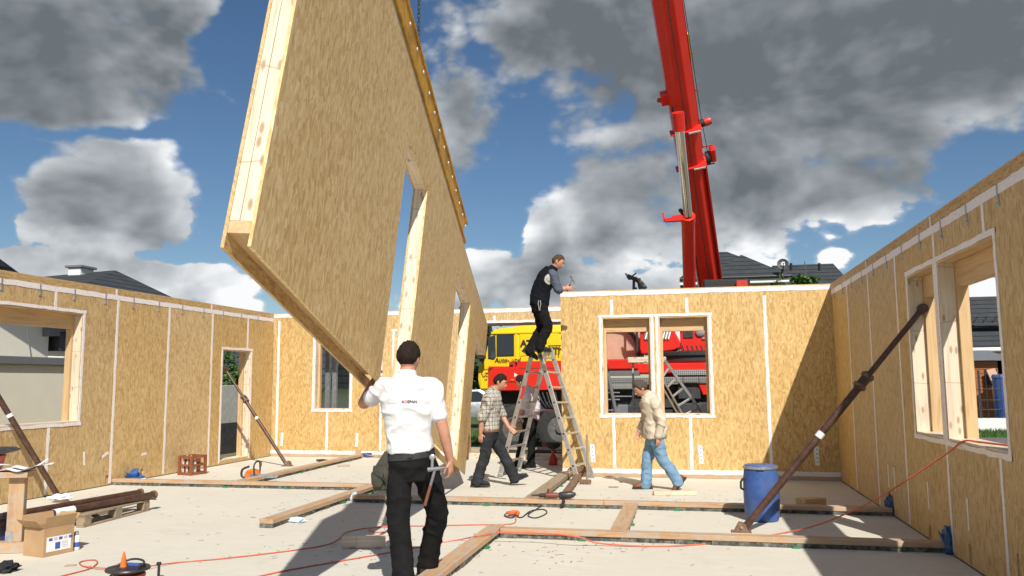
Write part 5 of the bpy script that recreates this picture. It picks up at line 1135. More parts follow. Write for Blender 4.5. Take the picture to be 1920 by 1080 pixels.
for i in range(3):
    for j in range(2):
        ang = R(-12); x, y = -.088 + i * .088, -.105 + j * .07
        o = thing('bottle', ('clear bottle in the front row of the crate, ' if j == 0 else 'clear bottle in the rear row of the crate, ') + ('leftmost', 'middle one', 'rightmost')[i], 'bottle', (p.x - .05 + x * math.cos(ang) - y * math.sin(ang), p.y + .2 + x * math.sin(ang) + y * math.cos(ang), .021), group='bottles in the crate')
        if b0 is None:
            b0 = MB().lathe([(.028, .0), (.032, .01), (.032, .16), (.014, .23), (.013, .275)], n=14).build('glass', M['bottle'], o, smooth=40); b1 = MB().lathe([(.015, .276), (.015, .30), (.004, .302)], n=12).build('cap', M['plastwhite'], o, smooth=40)
        else:
            for s_ in (b0, b1): c_ = s_.copy(); COL.objects.link(c_); c_.parent = o
p = G(1429, 981); br = thing('blue_barrel', 'scuffed blue plastic barrel with a grey lid ring', 'barrel', (p.x + .02, p.y + .2, 0))
MB().lathe([(.16, .001), (.178, .015), (.184, .05), (.193, .16), (.195, .30), (.193, .44), (.183, .54), (.178, .57)], n=40).build('body', M['barrel'], br, smooth=40); MB().lathe([(.180, .565), (.190, .57), (.190, .592), (.180, .60)], n=40).build('clamp_ring', M['steel'], br, smooth=40); MB().lathe([(.178, .597), (.168, .608), (.14, .604), (.02, .604)], n=36).build('lid', M['barrel'], br, smooth=40)
MB().tube([(-.19, -.03, .46), (-.22, -.05, .42), (-.22, -.03, .35), (-.193, 0, .33)], .012, 8).build('handle', M['black'], br, smooth=40); MB().bar((-.05, -.194, .58), (.03, -.196, .58), .012, .02).build('latch', M['steel'], br)
# grey pliers near the far wall
p = G(608, 866); gl = thing('pincers', 'dark pincers lying on the floor near the far back wall', 'pincers', (p.x, p.y, .002)); MB().tube(smooth_line([(-.16, .06, .02), (-.05, .0, .02), (.05, .03, .02), (.12, .09, .02), (.17, .05, .02)], 5), .017, 8).build('handle', M['black'], gl, smooth=40); MB().tube(smooth_line([(-.16, -.03, .03), (-.05, .02, .035), (.08, -.03, .03), (.19, -.02, .02)], 5), .017, 8).build('handle', M['black'], gl, smooth=40)
# sawdust and splinters swept about the slab
rs_ = random.Random(5); mb = MB()
for i in range(900):
    x, y = rs_.uniform(-8.5, 2.0), rs_.uniform(5.2, 16.0)
    if rs_.random() < .5: x, y = rs_.choice([(-1.0, 8.0), (-4.3, 9.5), (-1.4, 11.0), (-6.5, 12.5), (.6, 11.2), (-3.0, 7.4)]); x += rs_.gauss(0, .7); y += rs_.gauss(0, .5)
    if not (XL + .1 < x < XR - .1 and y < YB - .1): continue
    a = rs_.uniform(0, 3.14); l_ = rs_.uniform(.006, .028); w_ = rs_.uniform(.003, .007); c_, s_ = math.cos(a), math.sin(a)
    mb.add([(x - c_ * l_ + s_ * w_, y - s_ * l_ - c_ * w_, .001), (x + c_ * l_ + s_ * w_, y + s_ * l_ - c_ * w_, .002), (x + c_ * l_ - s_ * w_, y + s_ * l_ + c_ * w_, .004), (x - c_ * l_ - s_ * w_, y - s_ * l_ + c_ * w_, .003)], [(0, 1, 2, 3)])
tag(mb.build('wood_splinters', M['oldX']), 'fine wood splinters and sawdust scattered over the slab', 'splinters', kind='stuff')
# ------------------------------------------------------------------ stepladder in the opening
fl, flf, frn, frf = G(937, 895), G(972, 884), G(1084, 904), G(1111, 896)
apn = Vector((-2.42, 13.03, 2.12)); apf = Vector((-2.30, 13.55, 2.10))
stp = thing('stepladder', 'tall aluminium stepladder that the man in the vest stands on', 'ladder', (-2.4, 13.2, 0)); o_ = Vector((-2.4, 13.2, 0))
for (f_n, f_f, sgn) in ((fl, flf, -1), (frn, frf, 1)):
    sec = MB(); an, af = apn + RIGHT * .03 * sgn, apf + RIGHT * .03 * sgn
    wv = (f_f - f_n).normalized()
    for (a, b) in ((f_n, an), (f_f, af)):
        MB().bar(a - o_ + UP * .012, b - o_, .075, .028, wv).build('rail', M['alu'], stp, bevel=.004); MB().bar(a - o_ + UP * .001, a - o_ + (b - a) * .03, .085, .036, wv).build('foot', M['steel'], stp, bevel=.006)
    for k in range(1, 9):
        t = k / 8.7; a, b = f_n.lerp(an, t) - o_, f_f.lerp(af, t) - o_; MB().bar(a, b, .045, .03).build('rung', M['alu'], stp, bevel=.004)
        for q in (a, ): MB().tube([q - wv * .018, q - wv * .0145], .016, 10).build('rung_end', M['black'], stp)
k = .52; a, b = fl.lerp(apn, k) - o_, frn.lerp(apn, k) - o_; MB().bar(a, b, .028, .006).build('red_strap', M['redpl'], stp); MB().bar(fl.lerp(apn, .60) - o_ - Vector((0, .02, 0)), fl.lerp(apn, .70) - o_ - Vector((0, .02, 0)), .05, .006, (0, 1, 0)).build('sticker', M['redpl'], stp)
# clutter outside the opening
q = AY(1000, 857, YL + 1.1); z0 = GZ
for i, (u, y, l_, lab, m_) in enumerate(((1010, YL + .9, 1.6, 'dark rolled sheet lying outside the opening, nearer one', 'black'), (960, YL + 1.5, 2.2, 'dark timber stack outside the opening below the truck', 'oldX'))):
    p = AY(u, 830, y); o = thing('material_roll', lab, 'material', (p.x, y, GZ)); MB().tube([(-l_ / 2, 0, .13), (l_ / 2, .1, .13)], .13, 14).build('roll', M[m_], o, smooth=40); MB().tube([(-l_ / 2 - .01, 0, .13), (-l_ / 2, 0, .13)], .05, 10).build('end', M['dark'], o)
p = AY(1025, 828, 18.0); o = thing('red_can', 'small red canister on the ground outside the opening', 'canister', (p.x, 18.0, GZ)); MB().box((-.12, -.08, .001), (.12, .08, .28)).build('body', M['redpl'], o, bevel=.03, seg=2); MB().tube([(-.08, 0, .28), (-.04, 0, .33), (.05, 0, .33), (.08, 0, .28)], .012, 8).build('handle', M['redpl'], o)
# ------------------------------------------------------------------ people
def V(*a): return Vector(a)
def ell(c, a, b, n=22, p=2.0):
    out = []
    for k in range(n):
        t = 2 * math.pi * k / n; x, y = math.cos(t), math.sin(t)
        if p != 2.0: x = math.copysign(abs(x) ** (2 / p), x); y = math.copysign(abs(y) ** (2 / p), y)
        out.append(c + a * x + b * y)
    return out
def limb(mb, pts, rad, k=6, n=14):
    pts = [Vector(p) for p in pts]; line = smooth_line(pts, k); rs = []
    for i in range(len(pts) - 1):
        for j in range(k): rs.append(rad[i] + (rad[i + 1] - rad[i]) * j / k)
    rs.append(rad[-1]); mb.tube(line, rs, n)
    for q, r_ in ((pts[0], rad[0]), (pts[-1], rad[-1])): ball(mb, q, r_)
def ball(mb, c, r_, s=(1, 1, 1), ax=None, n=12):
    X, Y, Z = ax or (V(1, 0, 0), V(0, 1, 0), V(0, 0, 1)); rings = []
    for i in range(n // 2 + 1):
        th = -math.pi / 2 + math.pi * i / (n // 2); rr = max(math.cos(th), .02) * r_
        rings.append([c + X * math.cos(2 * math.pi * k / n) * rr * s[0] + Y * math.sin(2 * math.pi * k / n) * rr * s[1] + Z * math.sin(th) * r_ * s[2] for k in range(n)])
    mb.loft(rings)
def fuse(mb, name, mat, parent, voxel=.009, it=5, wrinkle=None, fac=.5):
    me = bpy.data.meshes.new('tmp'); me.from_pydata(mb.v, [], mb.f); bm = bmesh.new(); bm.from_mesh(me); bmesh.ops.recalc_face_normals(bm, faces=bm.faces); bm.to_mesh(me); bm.free()
    o = bpy.data.objects.new('tmp', me); COL.objects.link(o)
    m1 = o.modifiers.new('r', 'REMESH'); m1.mode = 'VOXEL'; m1.voxel_size = voxel; m1.use_smooth_shade = True
    m2 = o.modifiers.new('s', 'SMOOTH'); m2.iterations = it; m2.factor = fac
    bpy.context.view_layer.update(); out = bpy.data.meshes.new_from_object(o.evaluated_get(bpy.context.evaluated_depsgraph_get()))
    bpy.data.objects.remove(o); out.name = name; out.materials.clear(); out.materials.append(mat)
    if wrinkle:
        nr = [v.normal.copy() for v in out.vertices]
        for v, n_ in zip(out.vertices, nr): v.co += n_ * wrinkle(v.co)
    out.polygons.foreach_set('use_smooth', [True] * len(out.polygons)); r_ = bpy.data.objects.new(name, out); COL.objects.link(r_); r_.parent = parent; return r_
def headfn(d, s=1.0, off=0.0):
    x, y, z = d; rx, ry, rz = .075, .096, .120
    px, py, pz = x * rx, y * ry, z * rz
    if z < 0: k = (-z) ** 1.6; px *= 1 - .38 * k; py = py * (1 - .18 * k) + .012 * k; py += (.010 * k if y > 0 else .030 * k)
    if y < 0: py *= 1.04
    fr = max(0, y) ** 2; e = math.exp
    nose = .030 * e(-(x / .17) ** 2 - ((z + .22) / .15) ** 2) + .012 * e(-(x / .13) ** 2 - ((z + .02) / .18) ** 2)
    eye = -.010 * (e(-((x - .40) / .20) ** 2 - ((z - .06) / .12) ** 2) + e(-((x + .40) / .20) ** 2 - ((z - .06) / .12) ** 2))
    brow = .006 * e(-((z - .24) / .10) ** 2) * e(-(x / .6) ** 2); lip = .007 * e(-(x / .28) ** 2 - ((z + .52) / .09) ** 2) ; chin = .010 * e(-(x / .3) ** 2 - ((z + .86) / .16) ** 2)
    py += fr * (nose + eye + brow + lip + chin)
    v = Vector((px, py, pz)); return v * s + Vector(d).normalized() * off
def head_grid(nu=64, nv=44):
    return [[(math.cos(-math.pi / 2 + math.pi * j / nv) * math.sin(2 * math.pi * i / nu), math.cos(-math.pi / 2 + math.pi * j / nv) * math.cos(2 * math.pi * i / nu), math.sin(-math.pi / 2 + math.pi * j / nv)) for i in range(nu)] for j in range(nv + 1)]
def frame(f, u): f = Vector(f).normalized(); u = Vector(u); r_ = f.cross(u).normalized(); u = r_.cross(f); return r_, f, u
def hand(mb, w, d, pn, tsign, curl=.5, spread=.0):
    d = Vector(d).normalized(); pn = Vector(pn); pn = (pn - d * pn.dot(d)).normalized(); tv = d.cross(pn) * tsign
    mb.loft([ell(w + d * k - pn * .0, tv * a, pn * b, 12) for k, a, b in ((-.03, .026, .021), (.0, .027, .02), (.035, .036, .018), (.07, .040, .016), (.09, .039, .014))])
    for off, ln, r_ in ((.031, .070, .0088), (.010, .079, .0092), (-.011, .074, .0088), (-.030, .058, .0078)):
        p = w + d * .082 + tv * off; dd = (d + tv * off * spread * 8).normalized(); pts = [p - dd * .02, p]; a = curl * .5
        for seg in (.45, .32, .23): dd2 = dd * math.cos(a) + pn * math.sin(a); p = p + dd2 * ln * seg; pts.append(p); a += curl * .75
        limb(mb, pts, [r_, r_, r_ * .97, r_ * .9, r_ * .78], 3, 8)
    p = w + d * .02 + tv * .028; d1 = (d * .62 + tv * .72 + pn * .30).normalized(); d2 = (d * .9 + tv * .2 + pn * .45).normalized(); limb(mb, [p - tv * .012, p, p + d1 * .038, p + d1 * .038 + d2 * .030, p + d1 * .038 + d2 * .052], [.013, .0135, .011, .010, .008], 3, 8)
def fold(seed, amp=.006, f=(14, 14, 26), lo=None):
    o = Vector((seed * 3.1, seed * 1.7, 0))
    def w(co):
        a = mnoise.noise(Vector((co.x * f[0], co.y * f[1], co.z * f[2])) + o); b = mnoise.noise(Vector((co.x * f[0] * 2.3 + co.z * 9, co.y * f[1] * 2.3, co.z * f[2] * 1.5)) + o)
        c = mnoise.noise(Vector((co.x * f[0] * .8 + co.z * f[2] * .45, co.y * f[1] * .8, co.z * f[2] * .55 - co.x * f[0] * .3)) + o * 2)
        return amp * (1 - 2 * abs(a)) * .5 + amp * .35 * b + amp * 1.1 * (max(0.0, 1 - 3.2 * abs(c)) ** 1.5 - .25)
    return w
TW = [(-.17, .115, .10), (0, .166, .120), (.13, .160, .116), (.30, .148, .108), (.45, .154, .112), (.60, .172, .122), (.74, .186, .124), (.86, .178, .112), (.95, .115, .088), (1.03, .066, .066)]
def person(label, P, J, wear):
    o = thing('person', label, 'person', (P[0], P[1], 0), YAW)
    J = {k: (Vector(v) if isinstance(v, tuple) and len(v) == 3 and isinstance(v[0], (int, float)) else v) for k, v in J.items()}
    sc_ = wear.get('scale', 1.0)
    hipc = (J['hipL'] + J['hipR']) / 2; shc = (J['shL'] + J['shR']) / 2; neck = J['neck']
    hs_, ss_ = (J['hipR'] - J['hipL']).normalized(), (J['shR'] - J['shL']).normalized()
    bend = J.get('spine', (hipc + neck) / 2 + V(0, 0, 0))
    def spine(t):
        if t < 0: return hipc + (bend - hipc).normalized() * t * (neck - hipc).length
        if t > 1: return neck + (J['head'] - neck).normalized() * (t - 1) * (neck - hipc).length
        a = hipc * (1 - t) ** 2 + (bend * 2 - (hipc + neck) / 2) * 2 * t * (1 - t) + neck * t * t; return a
    def ring(t, w_, d_, off=0.0, p=2.0):
        c = spine(t); tan = (spine(min(t + .04, 1.2)) - spine(t - .04)).normalized(); s_ = hs_.lerp(ss_, max(0, min(1, (t - .2) / .5))).normalized(); s_ = (s_ - tan * s_.dot(tan)).normalized(); f_ = tan.cross(s_)
        return ell(c, s_ * (w_ * sc_ + off), f_ * (d_ * sc_ + off), 24, p)
    def tw(t):
        for (a, wa, da), (b, wb, db) in zip(TW[:-1], TW[1:]):
            if a <= t <= b: k = (t - a) / (b - a); return wa + (wb - wa) * k, da + (db - da) * k
        return TW[0][1:] if t < TW[0][0] else TW[-1][1:]
    def torso(mb, t0, t1, off, n=16, belly=0.0):
        rs = []
        for i in range(n + 1):
            t = t0 + (t1 - t0) * i / n; w_, d_ = tw(t); rs.append(ring(t, w_ + belly * .4 * math.exp(-((t - .25) / .25) ** 2), d_ + belly * math.exp(-((t - .25) / .22) ** 2), off, 2.3))
        mb.loft(rs)
    belly = wear.get('belly', 0.0)
    # --- body
    mb = MB(); torso(mb, -.15, 1.03, -.012, belly=belly * .8)
    limb(mb, [spine(.92), spine(1.02), J['head'] - V(0, 0, .03)], [.07, .060, .058], 5)
    hr, hf, hu = frame(J['face'], J.get('headup', V(0, 0, 1))); g = head_grid(); hc = J['head']; wp = lambda v: hc + hr * v.x + hf * v.y + hu * v.z
    hscale = wear.get('head', 1.0)
    mb.loft([[wp(headfn(d, hscale)) for d in row] for row in g])
    for s_ in (-1, 1): ball(mb, wp(V(s_ * .076, -.008, -.008)), .030, (.35, .62, 1.05), (hr, hf, hu), 12)
    for s_ in 'LR':
        sh, e_, w_ = J['sh' + s_], J['el' + s_], J['wr' + s_]; k = sc_
        limb(mb, [spine(.84), sh, (sh + e_) / 2, e_, e_.lerp(w_, .3), w_], [.06 * k, .055 * k, .050 * k, .041 * k, .043 * k, .028 * k])
        h = J.get('hand' + s_)
        if h: hand(mb, w_, *h)
        hp_, kn, an = J['hip' + s_], J['kn' + s_], J['an' + s_]
        limb(mb, [hp_, (hp_ + kn) / 2, kn, kn.lerp(an, .35), an], [.075, .066, .05, .05, .036])
        toe = Vector(J['toe' + s_]).normalized(); limb(mb, [an - V(0, 0, .03), an + toe * .10 - V(0, 0, .055)], [.03, .026])
    body = fuse(mb, 'body', M['skin'], o, .0075, 3)
    # --- hair, eyes, brows, lips
    hm = MB(); nu = 64; nv = 44; style = wear.get('hairline', (.50, -.15, -.55)); idx = {}; vs = []; fs = []
    def above(d):                                           # height over the hairline
        x, y, z = d
        if y > .55: return z - style[0]
        if y > .28: return z - (style[1] + (style[0] - style[1]) * ((y - .28) / .27) ** .7)
        if y > -.12: return z - style[1]
        return z - (style[2] + (style[1] - style[2]) * max(0, (y + .5) / .38))
    def masked(d): return above(d) > 0
    def hv(j, i):
        if (j, i) not in idx:
            d = g[j][i]; ab = above(d); k = max(0.0, min(1.0, ab / .45)); k = k * k * (3 - 2 * k)
            off = .002 + (wear.get('hair_h', .013) - .002) * k + (.004 * mnoise.noise(Vector(d) * 6) + .005 * mnoise.noise(Vector((d[0] * 16, d[1] * 16, d[2] * 5)))) * (.25 + k) if ab > 0 else -.006
            idx[(j, i)] = len(vs); vs.append(wp(headfn(d, hscale, off)))
        return idx[(j, i)]
    for j in range(nv):
        for i in range(nu):
            q = [(j, i), (j, (i + 1) % nu), (j + 1, (i + 1) % nu), (j + 1, i)]
            if any(masked(g[a][b]) for a, b in q): fs.append(tuple(hv(a, b) for a, b in q))
    hm.add(vs, fs); hm.build('hair', wear['hair'], o, smooth=80)
    for s_ in (-1, 1):
        em = MB(); ball(em, wp(V(s_ * .030, .083, .008) * hscale), .0085, (1.2, .7, .65), (hr, hf, hu), 10); ey = em.build('eye', M['eyewhite'], o, smooth=60); em = MB(); ball(em, wp(V(s_ * .030, .0875, .007) * hscale), .0052, (1, .6, 1), (hr, hf, hu), 8); em.build('iris', M['ink'], ey, smooth=60)
        em = MB(); em.tube([wp(V(s_ * .014, .101, .030) * hscale), wp(V(s_ * .032, .098, .034) * hscale), wp(V(s_ * .048, .086, .028) * hscale)], [.004, .0045, .003], 6); em.build('eyebrow', wear['hair'], o)
    em = MB(); ball(em, wp(V(0, .097, -.062) * hscale), .02, (1.1, .32, .32), (hr, hf, hu), 10); em.build('lips', M['pinkshirt'], o, smooth=60)
    # --- trousers
    hem_t = wear.get('waist', .13)
    mb = MB(); rs = []
    for t in (-.19, -.1, 0, hem_t * .5, hem_t): w_, d_ = tw(t); rs.append(ring(t, w_ + belly * .4 * max(0, t) / .13, d_ + belly * .55 * max(0, t) / .13, .013, 2.4))
    mb.loft(rs); tr = wear.get('legs', (.098, .086, .070, .071, .070))
    for s_ in 'LR':
        hp_, kn, an = J['hip' + s_], J['kn' + s_], J['an' + s_]; toe = Vector(J['toe' + s_]).normalized()
        limb(mb, [hp_, (hp_ + kn) / 2, kn, kn.lerp(an, .45), an - (an - kn).normalized() * .0 + V(0, 0, -.025) + toe * .01], tr)
    trs = fuse(mb, 'trousers', wear['trouser_mat'], o, .009, 4, fold(wear['seed'], .0085, (7, 7, 13)))
    # --- shoes
    for s_ in 'LR':
        an = J['an' + s_]; toe = Vector(J['toe' + s_]).normalized(); up = J.get('footup' + s_, V(0, 0, 1)); side = toe.cross(up).normalized(); up = side.cross(toe)
        base = an - up * .085
        mb = MB(); mb.loft([ell(base + toe * k + up * (h_ / 2 + .018), side * w_, up * h_ / 2, 16, 2.6) for k, w_, h_ in ((-.085, .022, .05), (-.075, .034, .085), (-.03, .038, .105), (.03, .040, .10), (.09, .046, .075), (.15, .044, .056), (.19, .030, .042), (.20, .012, .03))])
        ball(mb, base + up * .09, .05, (1, 1, .8)); sh_ = fuse(mb, 'shoe', wear['shoe_mat'], o, .008, 3)
        mb = MB(); mb.loft([ell(base + toe * k + up * .012, side * w_, up * .013, 16, 3) for k, w_ in ((-.092, .02), (-.08, .037), (0, .041), (.09, .049), (.16, .045), (.205, .018))]); mb.build('sole', M['black'], sh_, smooth=50)
    # --- shirt or jacket
    for i, lay in enumerate(wear['tops']):
        mb = MB(); torso(mb, lay['t0'], lay['t1'], lay['off'], 18, belly)
        if lay.get('collar'):
            n0 = spine(.99); tan = (J['head'] - neck).normalized(); a = ss_; b = tan.cross(a); mb.loft([ell(n0 + tan * k, a * r_, b * r_ * 1.02, 20) for k, r_ in ((-.03, .085), (.0, .078), (.035, .074), (.045, .070))])
        for s_ in 'LR':
            sl_ = lay['sleeve' + s_] if ('sleeve' + s_) in lay else lay.get('sleeve', 0); sh, e_, w_ = J['sh' + s_], J['el' + s_], J['wr' + s_]; k = sc_; so = lay.get('so', .016)
            if sl_ <= 0: limb(mb, [spine(.83), sh], [.07 * k + lay['off'], .052 * k + lay['off'] * .8]); continue
            if sl_ <= 1: limb(mb, [spine(.83), sh, sh.lerp(e_, sl_ * .5), sh.lerp(e_, sl_)], [.075 * k, .058 * k + so, .055 * k + so, .054 * k + so * 1.2])
            else: e2 = e_.lerp(w_, sl_ - 1); limb(mb, [spine(.83), sh, (sh + e_) / 2, e_, (e_ + e2) / 2, e2], [.075 * k, .058 * k + so, .053 * k + so, .047 * k + so, .044 * k + so, .038 * k + so])
        lay['obj'] = fuse(mb, lay['name'], lay['mat'], o, .008, 4, fold(wear['seed'] + 5 + i, lay.get('amp', .006), lay.get('f', (10, 10, 13))))
        if 'mats' in lay:                                   # a sleeve or yoke of another cloth on the same garment
            me = lay['obj'].data
            for m_ in lay['mats']: me.materials.append(m_[0])
            for f_ in me.polygons:
                for mi, m_ in enumerate(lay['mats']):
                    if m_[1](f_.center): f_.material_index = mi + 1
    # --- belt
    if wear.get('belt'):
        w_, d_ = tw(hem_t - .03); mb = MB(); rr = []
        for t in (hem_t - .085, hem_t - .08, hem_t - .025, hem_t - .02): a, b = tw(t); rr.append(ring(t, a + belly * .3, b + belly * .45, .021, 2.4))
        mb.loft(rr, cap=False); mb.build('belt', wear['belt'], o, smooth=40)
    return o, dict(spine=spine, ring=ring, tops=wear['tops'])
def hammer(name, parent, p0, p1, side, mat_h='oldZ'):
    p0, p1 = Vector(p0), Vector(p1); d = (p1 - p0).normalized(); MB().tube([p0, p0.lerp(p1, .55)], [.013, .012], 10).build('grip', M['blackpl' if mat_h == 'black' else 'leather'], parent, smooth=40); MB().tube([p0.lerp(p1, .55), p1], .011, 10).build('shaft', M['greytrim'], parent, smooth=40)
    s_ = Vector(side).normalized(); MB().tube([p1 - s_ * .055, p1 - s_ * .02, p1 + s_ * .01, p1 + s_ * .10], [.019, .015, .016, .004], 10).build('head', M['greytrim'], parent, smooth=40)

# man in white polo, seen from behind
P = G(770, 1105); polo_P = P
pj = dict(hipL=(-.095, 0, .935), hipR=(.09, .02, .93), spine=(-.03, -.005, 1.27), neck=(-.042, 0, 1.60), head=(-.030, .03, 1.735), face=(.28, 1, -.02), shL=(-.205, .02, 1.515), shR=(.150, .0, 1.505),
    elL=(-.405, .17, 1.385), wrL=(-.372, .36, 1.545), elR=(.245, -.01, 1.185), wrR=(.292, .06, .945), handR=((.06, .12, -1), (-.9, .35, 0), -1, .75), handL=((.18, .45, .88), (.80, .25, -.3), -1, .9),
    knL=(-.085, -.06, .50), anL=(-.02, -.22, .10), toeL=(.02, 1, 0), knR=(.178, .20, .53), anR=(.085, .33, .10), toeR=(.25, 1, 0))
tops = [dict(name='polo_shirt', mat=M['polo'], t0=.138, t1=.995, off=.018, sleeve=.62, so=.014, collar=True, amp=.011, f=(6, 6, 11))]
po, info = person('man in a white polo shirt steadying the hanging panel, seen from behind', P, pj, dict(seed=1, hair=M['hair_dark'], trouser_mat=M['trouser'], shoe_mat=M['greytrouser'], tops=tops, belt=M['black'], waist=.155, legs=(.102, .096, .084, .082, .080), scale=1.04, head=1.04, hairline=(.5, -.10, -.36), hair_h=.017))
sob = tops[0]['obj']; bvh = BVHTree.FromPolygons([v.co for v in sob.data.vertices], [tuple(p.vertices) for p in sob.data.polygons])
def stick(name, s, size, mat, x, z, bold=0.0):
    t = text_mesh(name, s, size, mat, sob, (0, 0, 0), (0, 0, 0), .0004, bold=bold)
    for v in t.data.vertices:
        px, pz, e_ = v.co.x + x, v.co.y + z, v.co.z; h = bvh.ray_cast(Vector((px, -1.0, pz)), Vector((0, 1, 0))); v.co = Vector((px, (h[0].y if h[0] else -.1) - .003 - e_, pz))
stick('lettering', 'A', .030, M['ink'], -.060, 1.395, .0008); stick('lettering', 'D', .030, M['ink_red'], -.038, 1.395, .0008); stick('lettering', 'EPAN', .030, M['ink'], -.016, 1.395, .0008); [stick('print', '-', .03, M['ink_grey'], -.175 + .011 * k, 1.389) for k in range(9)]; [stick('print', 'I', .020, M['polo_print'], .078 + .011 * k, 1.396) for k in range(7)]
# tool pouch and hammer on his belt
pch = thing('tool_pouch', 'olive tool pouch hanging on the left hip of the man in white', 'tool pouch', P + RIGHT * -.225 + FWD * -.05 + UP * .85, YAW)
MB().loft([ell(V(0, 0, z), V(a, 0, 0), V(0, b, 0), 14, 3) for z, a, b in ((-.11, .045, .03), (-.09, .062, .042), (.0, .07, .05), (.07, .06, .04))]).build('pocket', M['olive'], pch, smooth=40); MB().loft([ell(V(-.02, -.045, z), V(a, 0, 0), V(0, b, 0), 12, 3) for z, a, b in ((-.08, .032, .02), (-.055, .045, .03), (.02, .05, .028))]).build('front_pocket', M['olive'], pch, smooth=40)
MB().prism([(-.05, .06), (.06, .05), (.085, .165), (.03, .185)], (0, .02, 0), (0, -.03, 0)).build('flap', M['olive'], pch, bevel=.006); MB().bar((-.06, -.06, .03), (.05, -.075, -.03), .02, .006).build('strap', M['black'], pch)
hm_ = thing('claw_hammer', 'claw hammer hanging from the belt of the man in white', 'hammer', P + RIGHT * .15 + FWD * -.16 + UP * .64, YAW); hammer('h', hm_, (-.03, 0, 0), (.045, .01, .265), (1, 0, .1))
MB().tube([(.02, .03, .25), (.02, .045, .36)], .012, 8).build('belt_loop', M['steel'], hm_); MB().lathe([(.020, 0), (.021, .006), (.012, .010)], (.02, .04, .35), 16, (0, -1, 0)).build('holder', M['steel'], hm_, smooth=40)

# man on the stepladder
P = G(1010, 903)
lj = dict(hipL=(.035, .12, 2.76), hipR=(.055, -.06, 2.75), spine=(.09, .02, 3.06), neck=(.265, .0, 3.345), head=(.345, -.02, 3.455), face=(1, -.25, -.55), headup=(.4, 0, 1), shL=(.24, .17, 3.24), shR=(.255, -.16, 3.235), elR=(.335, -.20, 2.99), wrR=(.46, -.12, 3.01), handR=((1, .15, .12), (.1, .9, .1), 1, 1.2),
    elL=(.36, .17, 3.02), wrL=(.50, .10, 3.06), handL=((1, .1, .0), (0, .1, -1), 1, .4), knR=(.165, -.10, 2.40), anR=(.02, -.10, 2.10), toeR=(1, -.1, -.05), knL=(.075, .12, 2.40), anL=(-.13, .10, 2.06), toeL=(.86, 0, -.5), footupL=V(.5, 0, .86))
vest_sel = lambda c: (c - Vector((.255, -.16, 3.235))).length < 0
tops = [dict(name='shirt', mat=M['greysleeve'], t0=.2, t1=.97, off=.006, sleeve=1.15, so=.018, amp=.006), dict(name='vest', mat=M['vest'], t0=.02, t1=.96, off=.024, sleeve=0, amp=.008, collar=True, mats=[(M['greypatch'], lambda c: c.y < -.02 and (c - Vector((.20, -.17, 3.16))).length < .085)])]
person('man in a black vest standing on the stepladder, leaning to the wall top', P, lj, dict(seed=2, hair=M['hair_brown'], trouser_mat=M['trouser'], shoe_mat=M['greytrouser'], tops=tops, belly=.02, belt=M['black'], legs=(.105, .094, .080, .078, .080), hairline=(.52, -.08, -.5), hair_h=.008))
hm_ = thing('hammer', 'hammer held up by the man on the stepladder', 'hammer', P + RIGHT * .50 + FWD * -.11 + UP * 3.0, YAW); hammer('h', hm_, (-.02, 0, -.03), (.065, 0, .17), (.5, 0, -1), 'black')
pcl = thing('pliers', 'pliers hanging from the hip of the man in the vest', 'pliers', P + RIGHT * .035 + FWD * -.20 + UP * 2.72, YAW)
for s_ in (-.02, .02): MB().tube([(s_ * .6, 0, .10), (s_, 0, .05), (s_ * .2, 0, -.06)], [.008, .008, .005], 8).build('handle', M['alu'], pcl, smooth=40)

# man in plaid shirt walking right
P = G(928, 912)
qj = dict(hipL=(-.075, .09, .80), hipR=(-.085, -.09, .80), spine=(-.07, 0, 1.10), neck=(-.005, 0, 1.42), head=(.085, -.02, 1.545), face=(1, -.25, -.42), headup=(.3, 0, 1), shL=(.0, .19, 1.30), shR=(-.055, -.18, 1.29), elR=(-.185, -.20, 1.02), wrR=(-.205, -.17, .79), handR=((-.02, .1, -1), (.3, .9, 0), 1, .5), elL=(.10, .24, 1.05), wrL=(.21, .16, .86), handL=((.75, -.1, -.65), (0, -.9, .2), -1, .6),
    knR=(-.15, -.10, .44), anR=(-.27, -.10, .10), toeR=(1, -.1, 0), knL=(.12, .08, .47), anL=(.285, .09, .135), toeL=(.92, -.05, .38), footupL=V(-.38, 0, .92))
tops = [dict(name='plaid_shirt', mat=M['plaid'], t0=.06, t1=.98, off=.024, sleeve=.98, so=.022, collar=True, amp=.009)]
person('man in a plaid shirt walking to the right, head bowed', P, qj, dict(seed=3, hair=M['hair_dark'], trouser_mat=M['greytrouser'], shoe_mat=M['greytrouser'], tops=tops, belly=.015, belt=M['leather'], waist=.10, legs=(.098, .092, .080, .080, .082), hairline=(.46, -.16, -.56)))
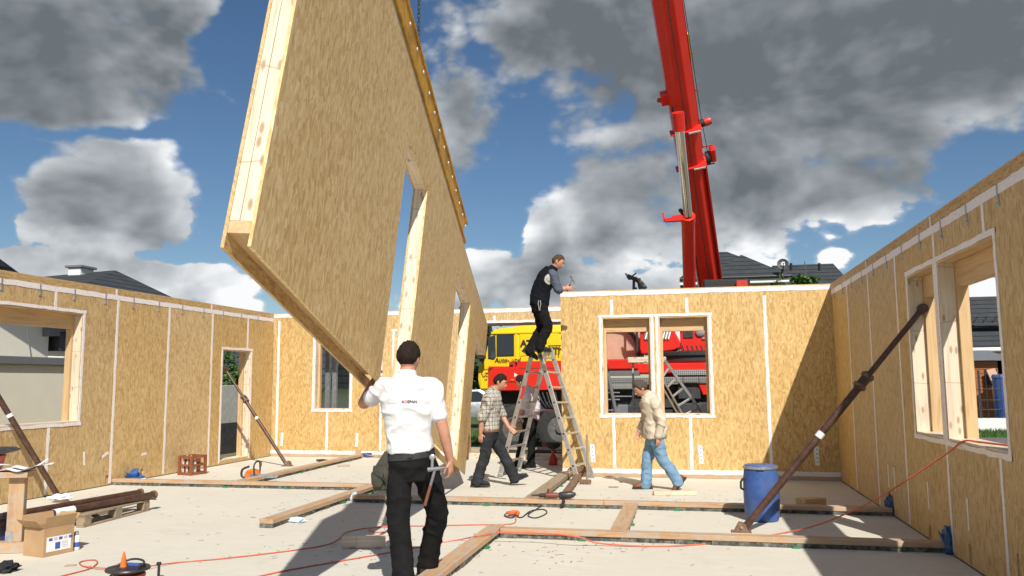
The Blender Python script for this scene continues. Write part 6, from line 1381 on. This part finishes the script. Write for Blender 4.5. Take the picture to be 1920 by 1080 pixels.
# man in beige jacket walking left
P = G(1238, 918)
kj = dict(hipL=(-.06, .09, .755), hipR=(-.06, -.09, .755), spine=(-.065, 0, 1.02), neck=(-.155, 0, 1.345), head=(-.250, -.01, 1.440), face=(-1, -.12, -.75), headup=(-.6, 0, 1), shL=(-.10, .18, 1.235), shR=(-.08, -.18, 1.235), elR=(.005, -.235, .985), wrR=(-.045, -.22, .765), handR=((-.05, .05, -1), (-.4, .8, 0), 1, .5), elL=(-.16, .22, .98), wrL=(-.24, .15, .83), handL=((-.5, 0, -.8), (0, -1, 0), -1, .6),
    knR=(.035, -.08, .42), anR=(.245, -.08, .155), toeR=(-.62, 0, -.78), footupR=V(-.78, 0, .62), knL=(-.165, .08, .40), anL=(-.185, .08, .085), toeL=(-1, -.05, 0))
tops = [dict(name='shirt', mat=M['pinkshirt'], t0=.05, t1=.98, off=.004, sleeve=0, amp=.003), dict(name='jacket', mat=M['fleece'], t0=-.04, t1=.985, off=.030, sleeve=1.95, so=.016, collar=True, amp=.012, f=(8, 8, 9), mats=[(M['pinkshirt'], lambda c: c.x < -.155 and .83 < c.z < 1.27 and abs(c.y) < .055)])]
person('older man in a beige jacket and jeans walking left past the window pair', P, kj, dict(seed=4, hair=M['hair_grey'], trouser_mat=M['jeans'], shoe_mat=M['leather'], tops=tops, belly=.03, legs=(.100, .092, .078, .076, .080), hairline=(.48, -.2, -.6), hair_h=.018))
# man in pale shirt behind the stepladder
P = G(982, 877)
mj = dict(hipL=(.12, .09, .86), hipR=(.15, -.09, .86), spine=(.17, 0, 1.12), neck=(.06, 0, 1.425), head=(-.03, 0, 1.545), face=(-1, .35, -.45), headup=(-.3, 0, 1), shL=(.09, .18, 1.32), shR=(.09, -.18, 1.31), elR=(-.02, -.20, 1.05), wrR=(-.12, -.12, .88), handR=((-.6, .1, -.6), (0, .9, 0), 1, .8), elL=(-.02, .2, 1.08), wrL=(-.15, .08, .90), handL=((-.7, 0, -.5), (0, -.9, 0), -1, .8),
    knR=(.145, -.07, .42), anR=(.135, -.08, .09), toeR=(-1, -.3, 0), knL=(-.03, .1, .44), anL=(-.085, .10, .09), toeL=(-1, .1, 0))
tops = [dict(name='shirt', mat=M['lilac'], t0=.08, t1=.98, off=.022, sleeve=.75, so=.022, collar=True, amp=.008)]
person('man in a pale lilac shirt and black trousers behind the stepladder', P, mj, dict(seed=6, hair=M['hair_dark'], trouser_mat=M['trouser'], shoe_mat=M['black'], tops=tops, belt=M['leather'], hairline=(.46, -.16, -.56)))
bgp = thing('leather_bag', 'brown leather tool bag held by the man in the lilac shirt', 'bag', P + RIGHT * -.12 + FWD * -.03 + UP * .66, YAW); MB().loft([ell(V(0, 0, z), V(a, 0, 0), V(0, b, 0), 14, 3) for z, a, b in ((0, .07, .04), (.03, .10, .055), (.12, .11, .05), (.17, .09, .03))]).build('pouch', M['card'], bgp, smooth=40); MB().tube(smooth_line([(-.07, 0, .16), (-.03, 0, .24), (.04, 0, .24), (.07, 0, .16)], 5), .008, 8).build('strap', M['leather'], bgp, smooth=40)
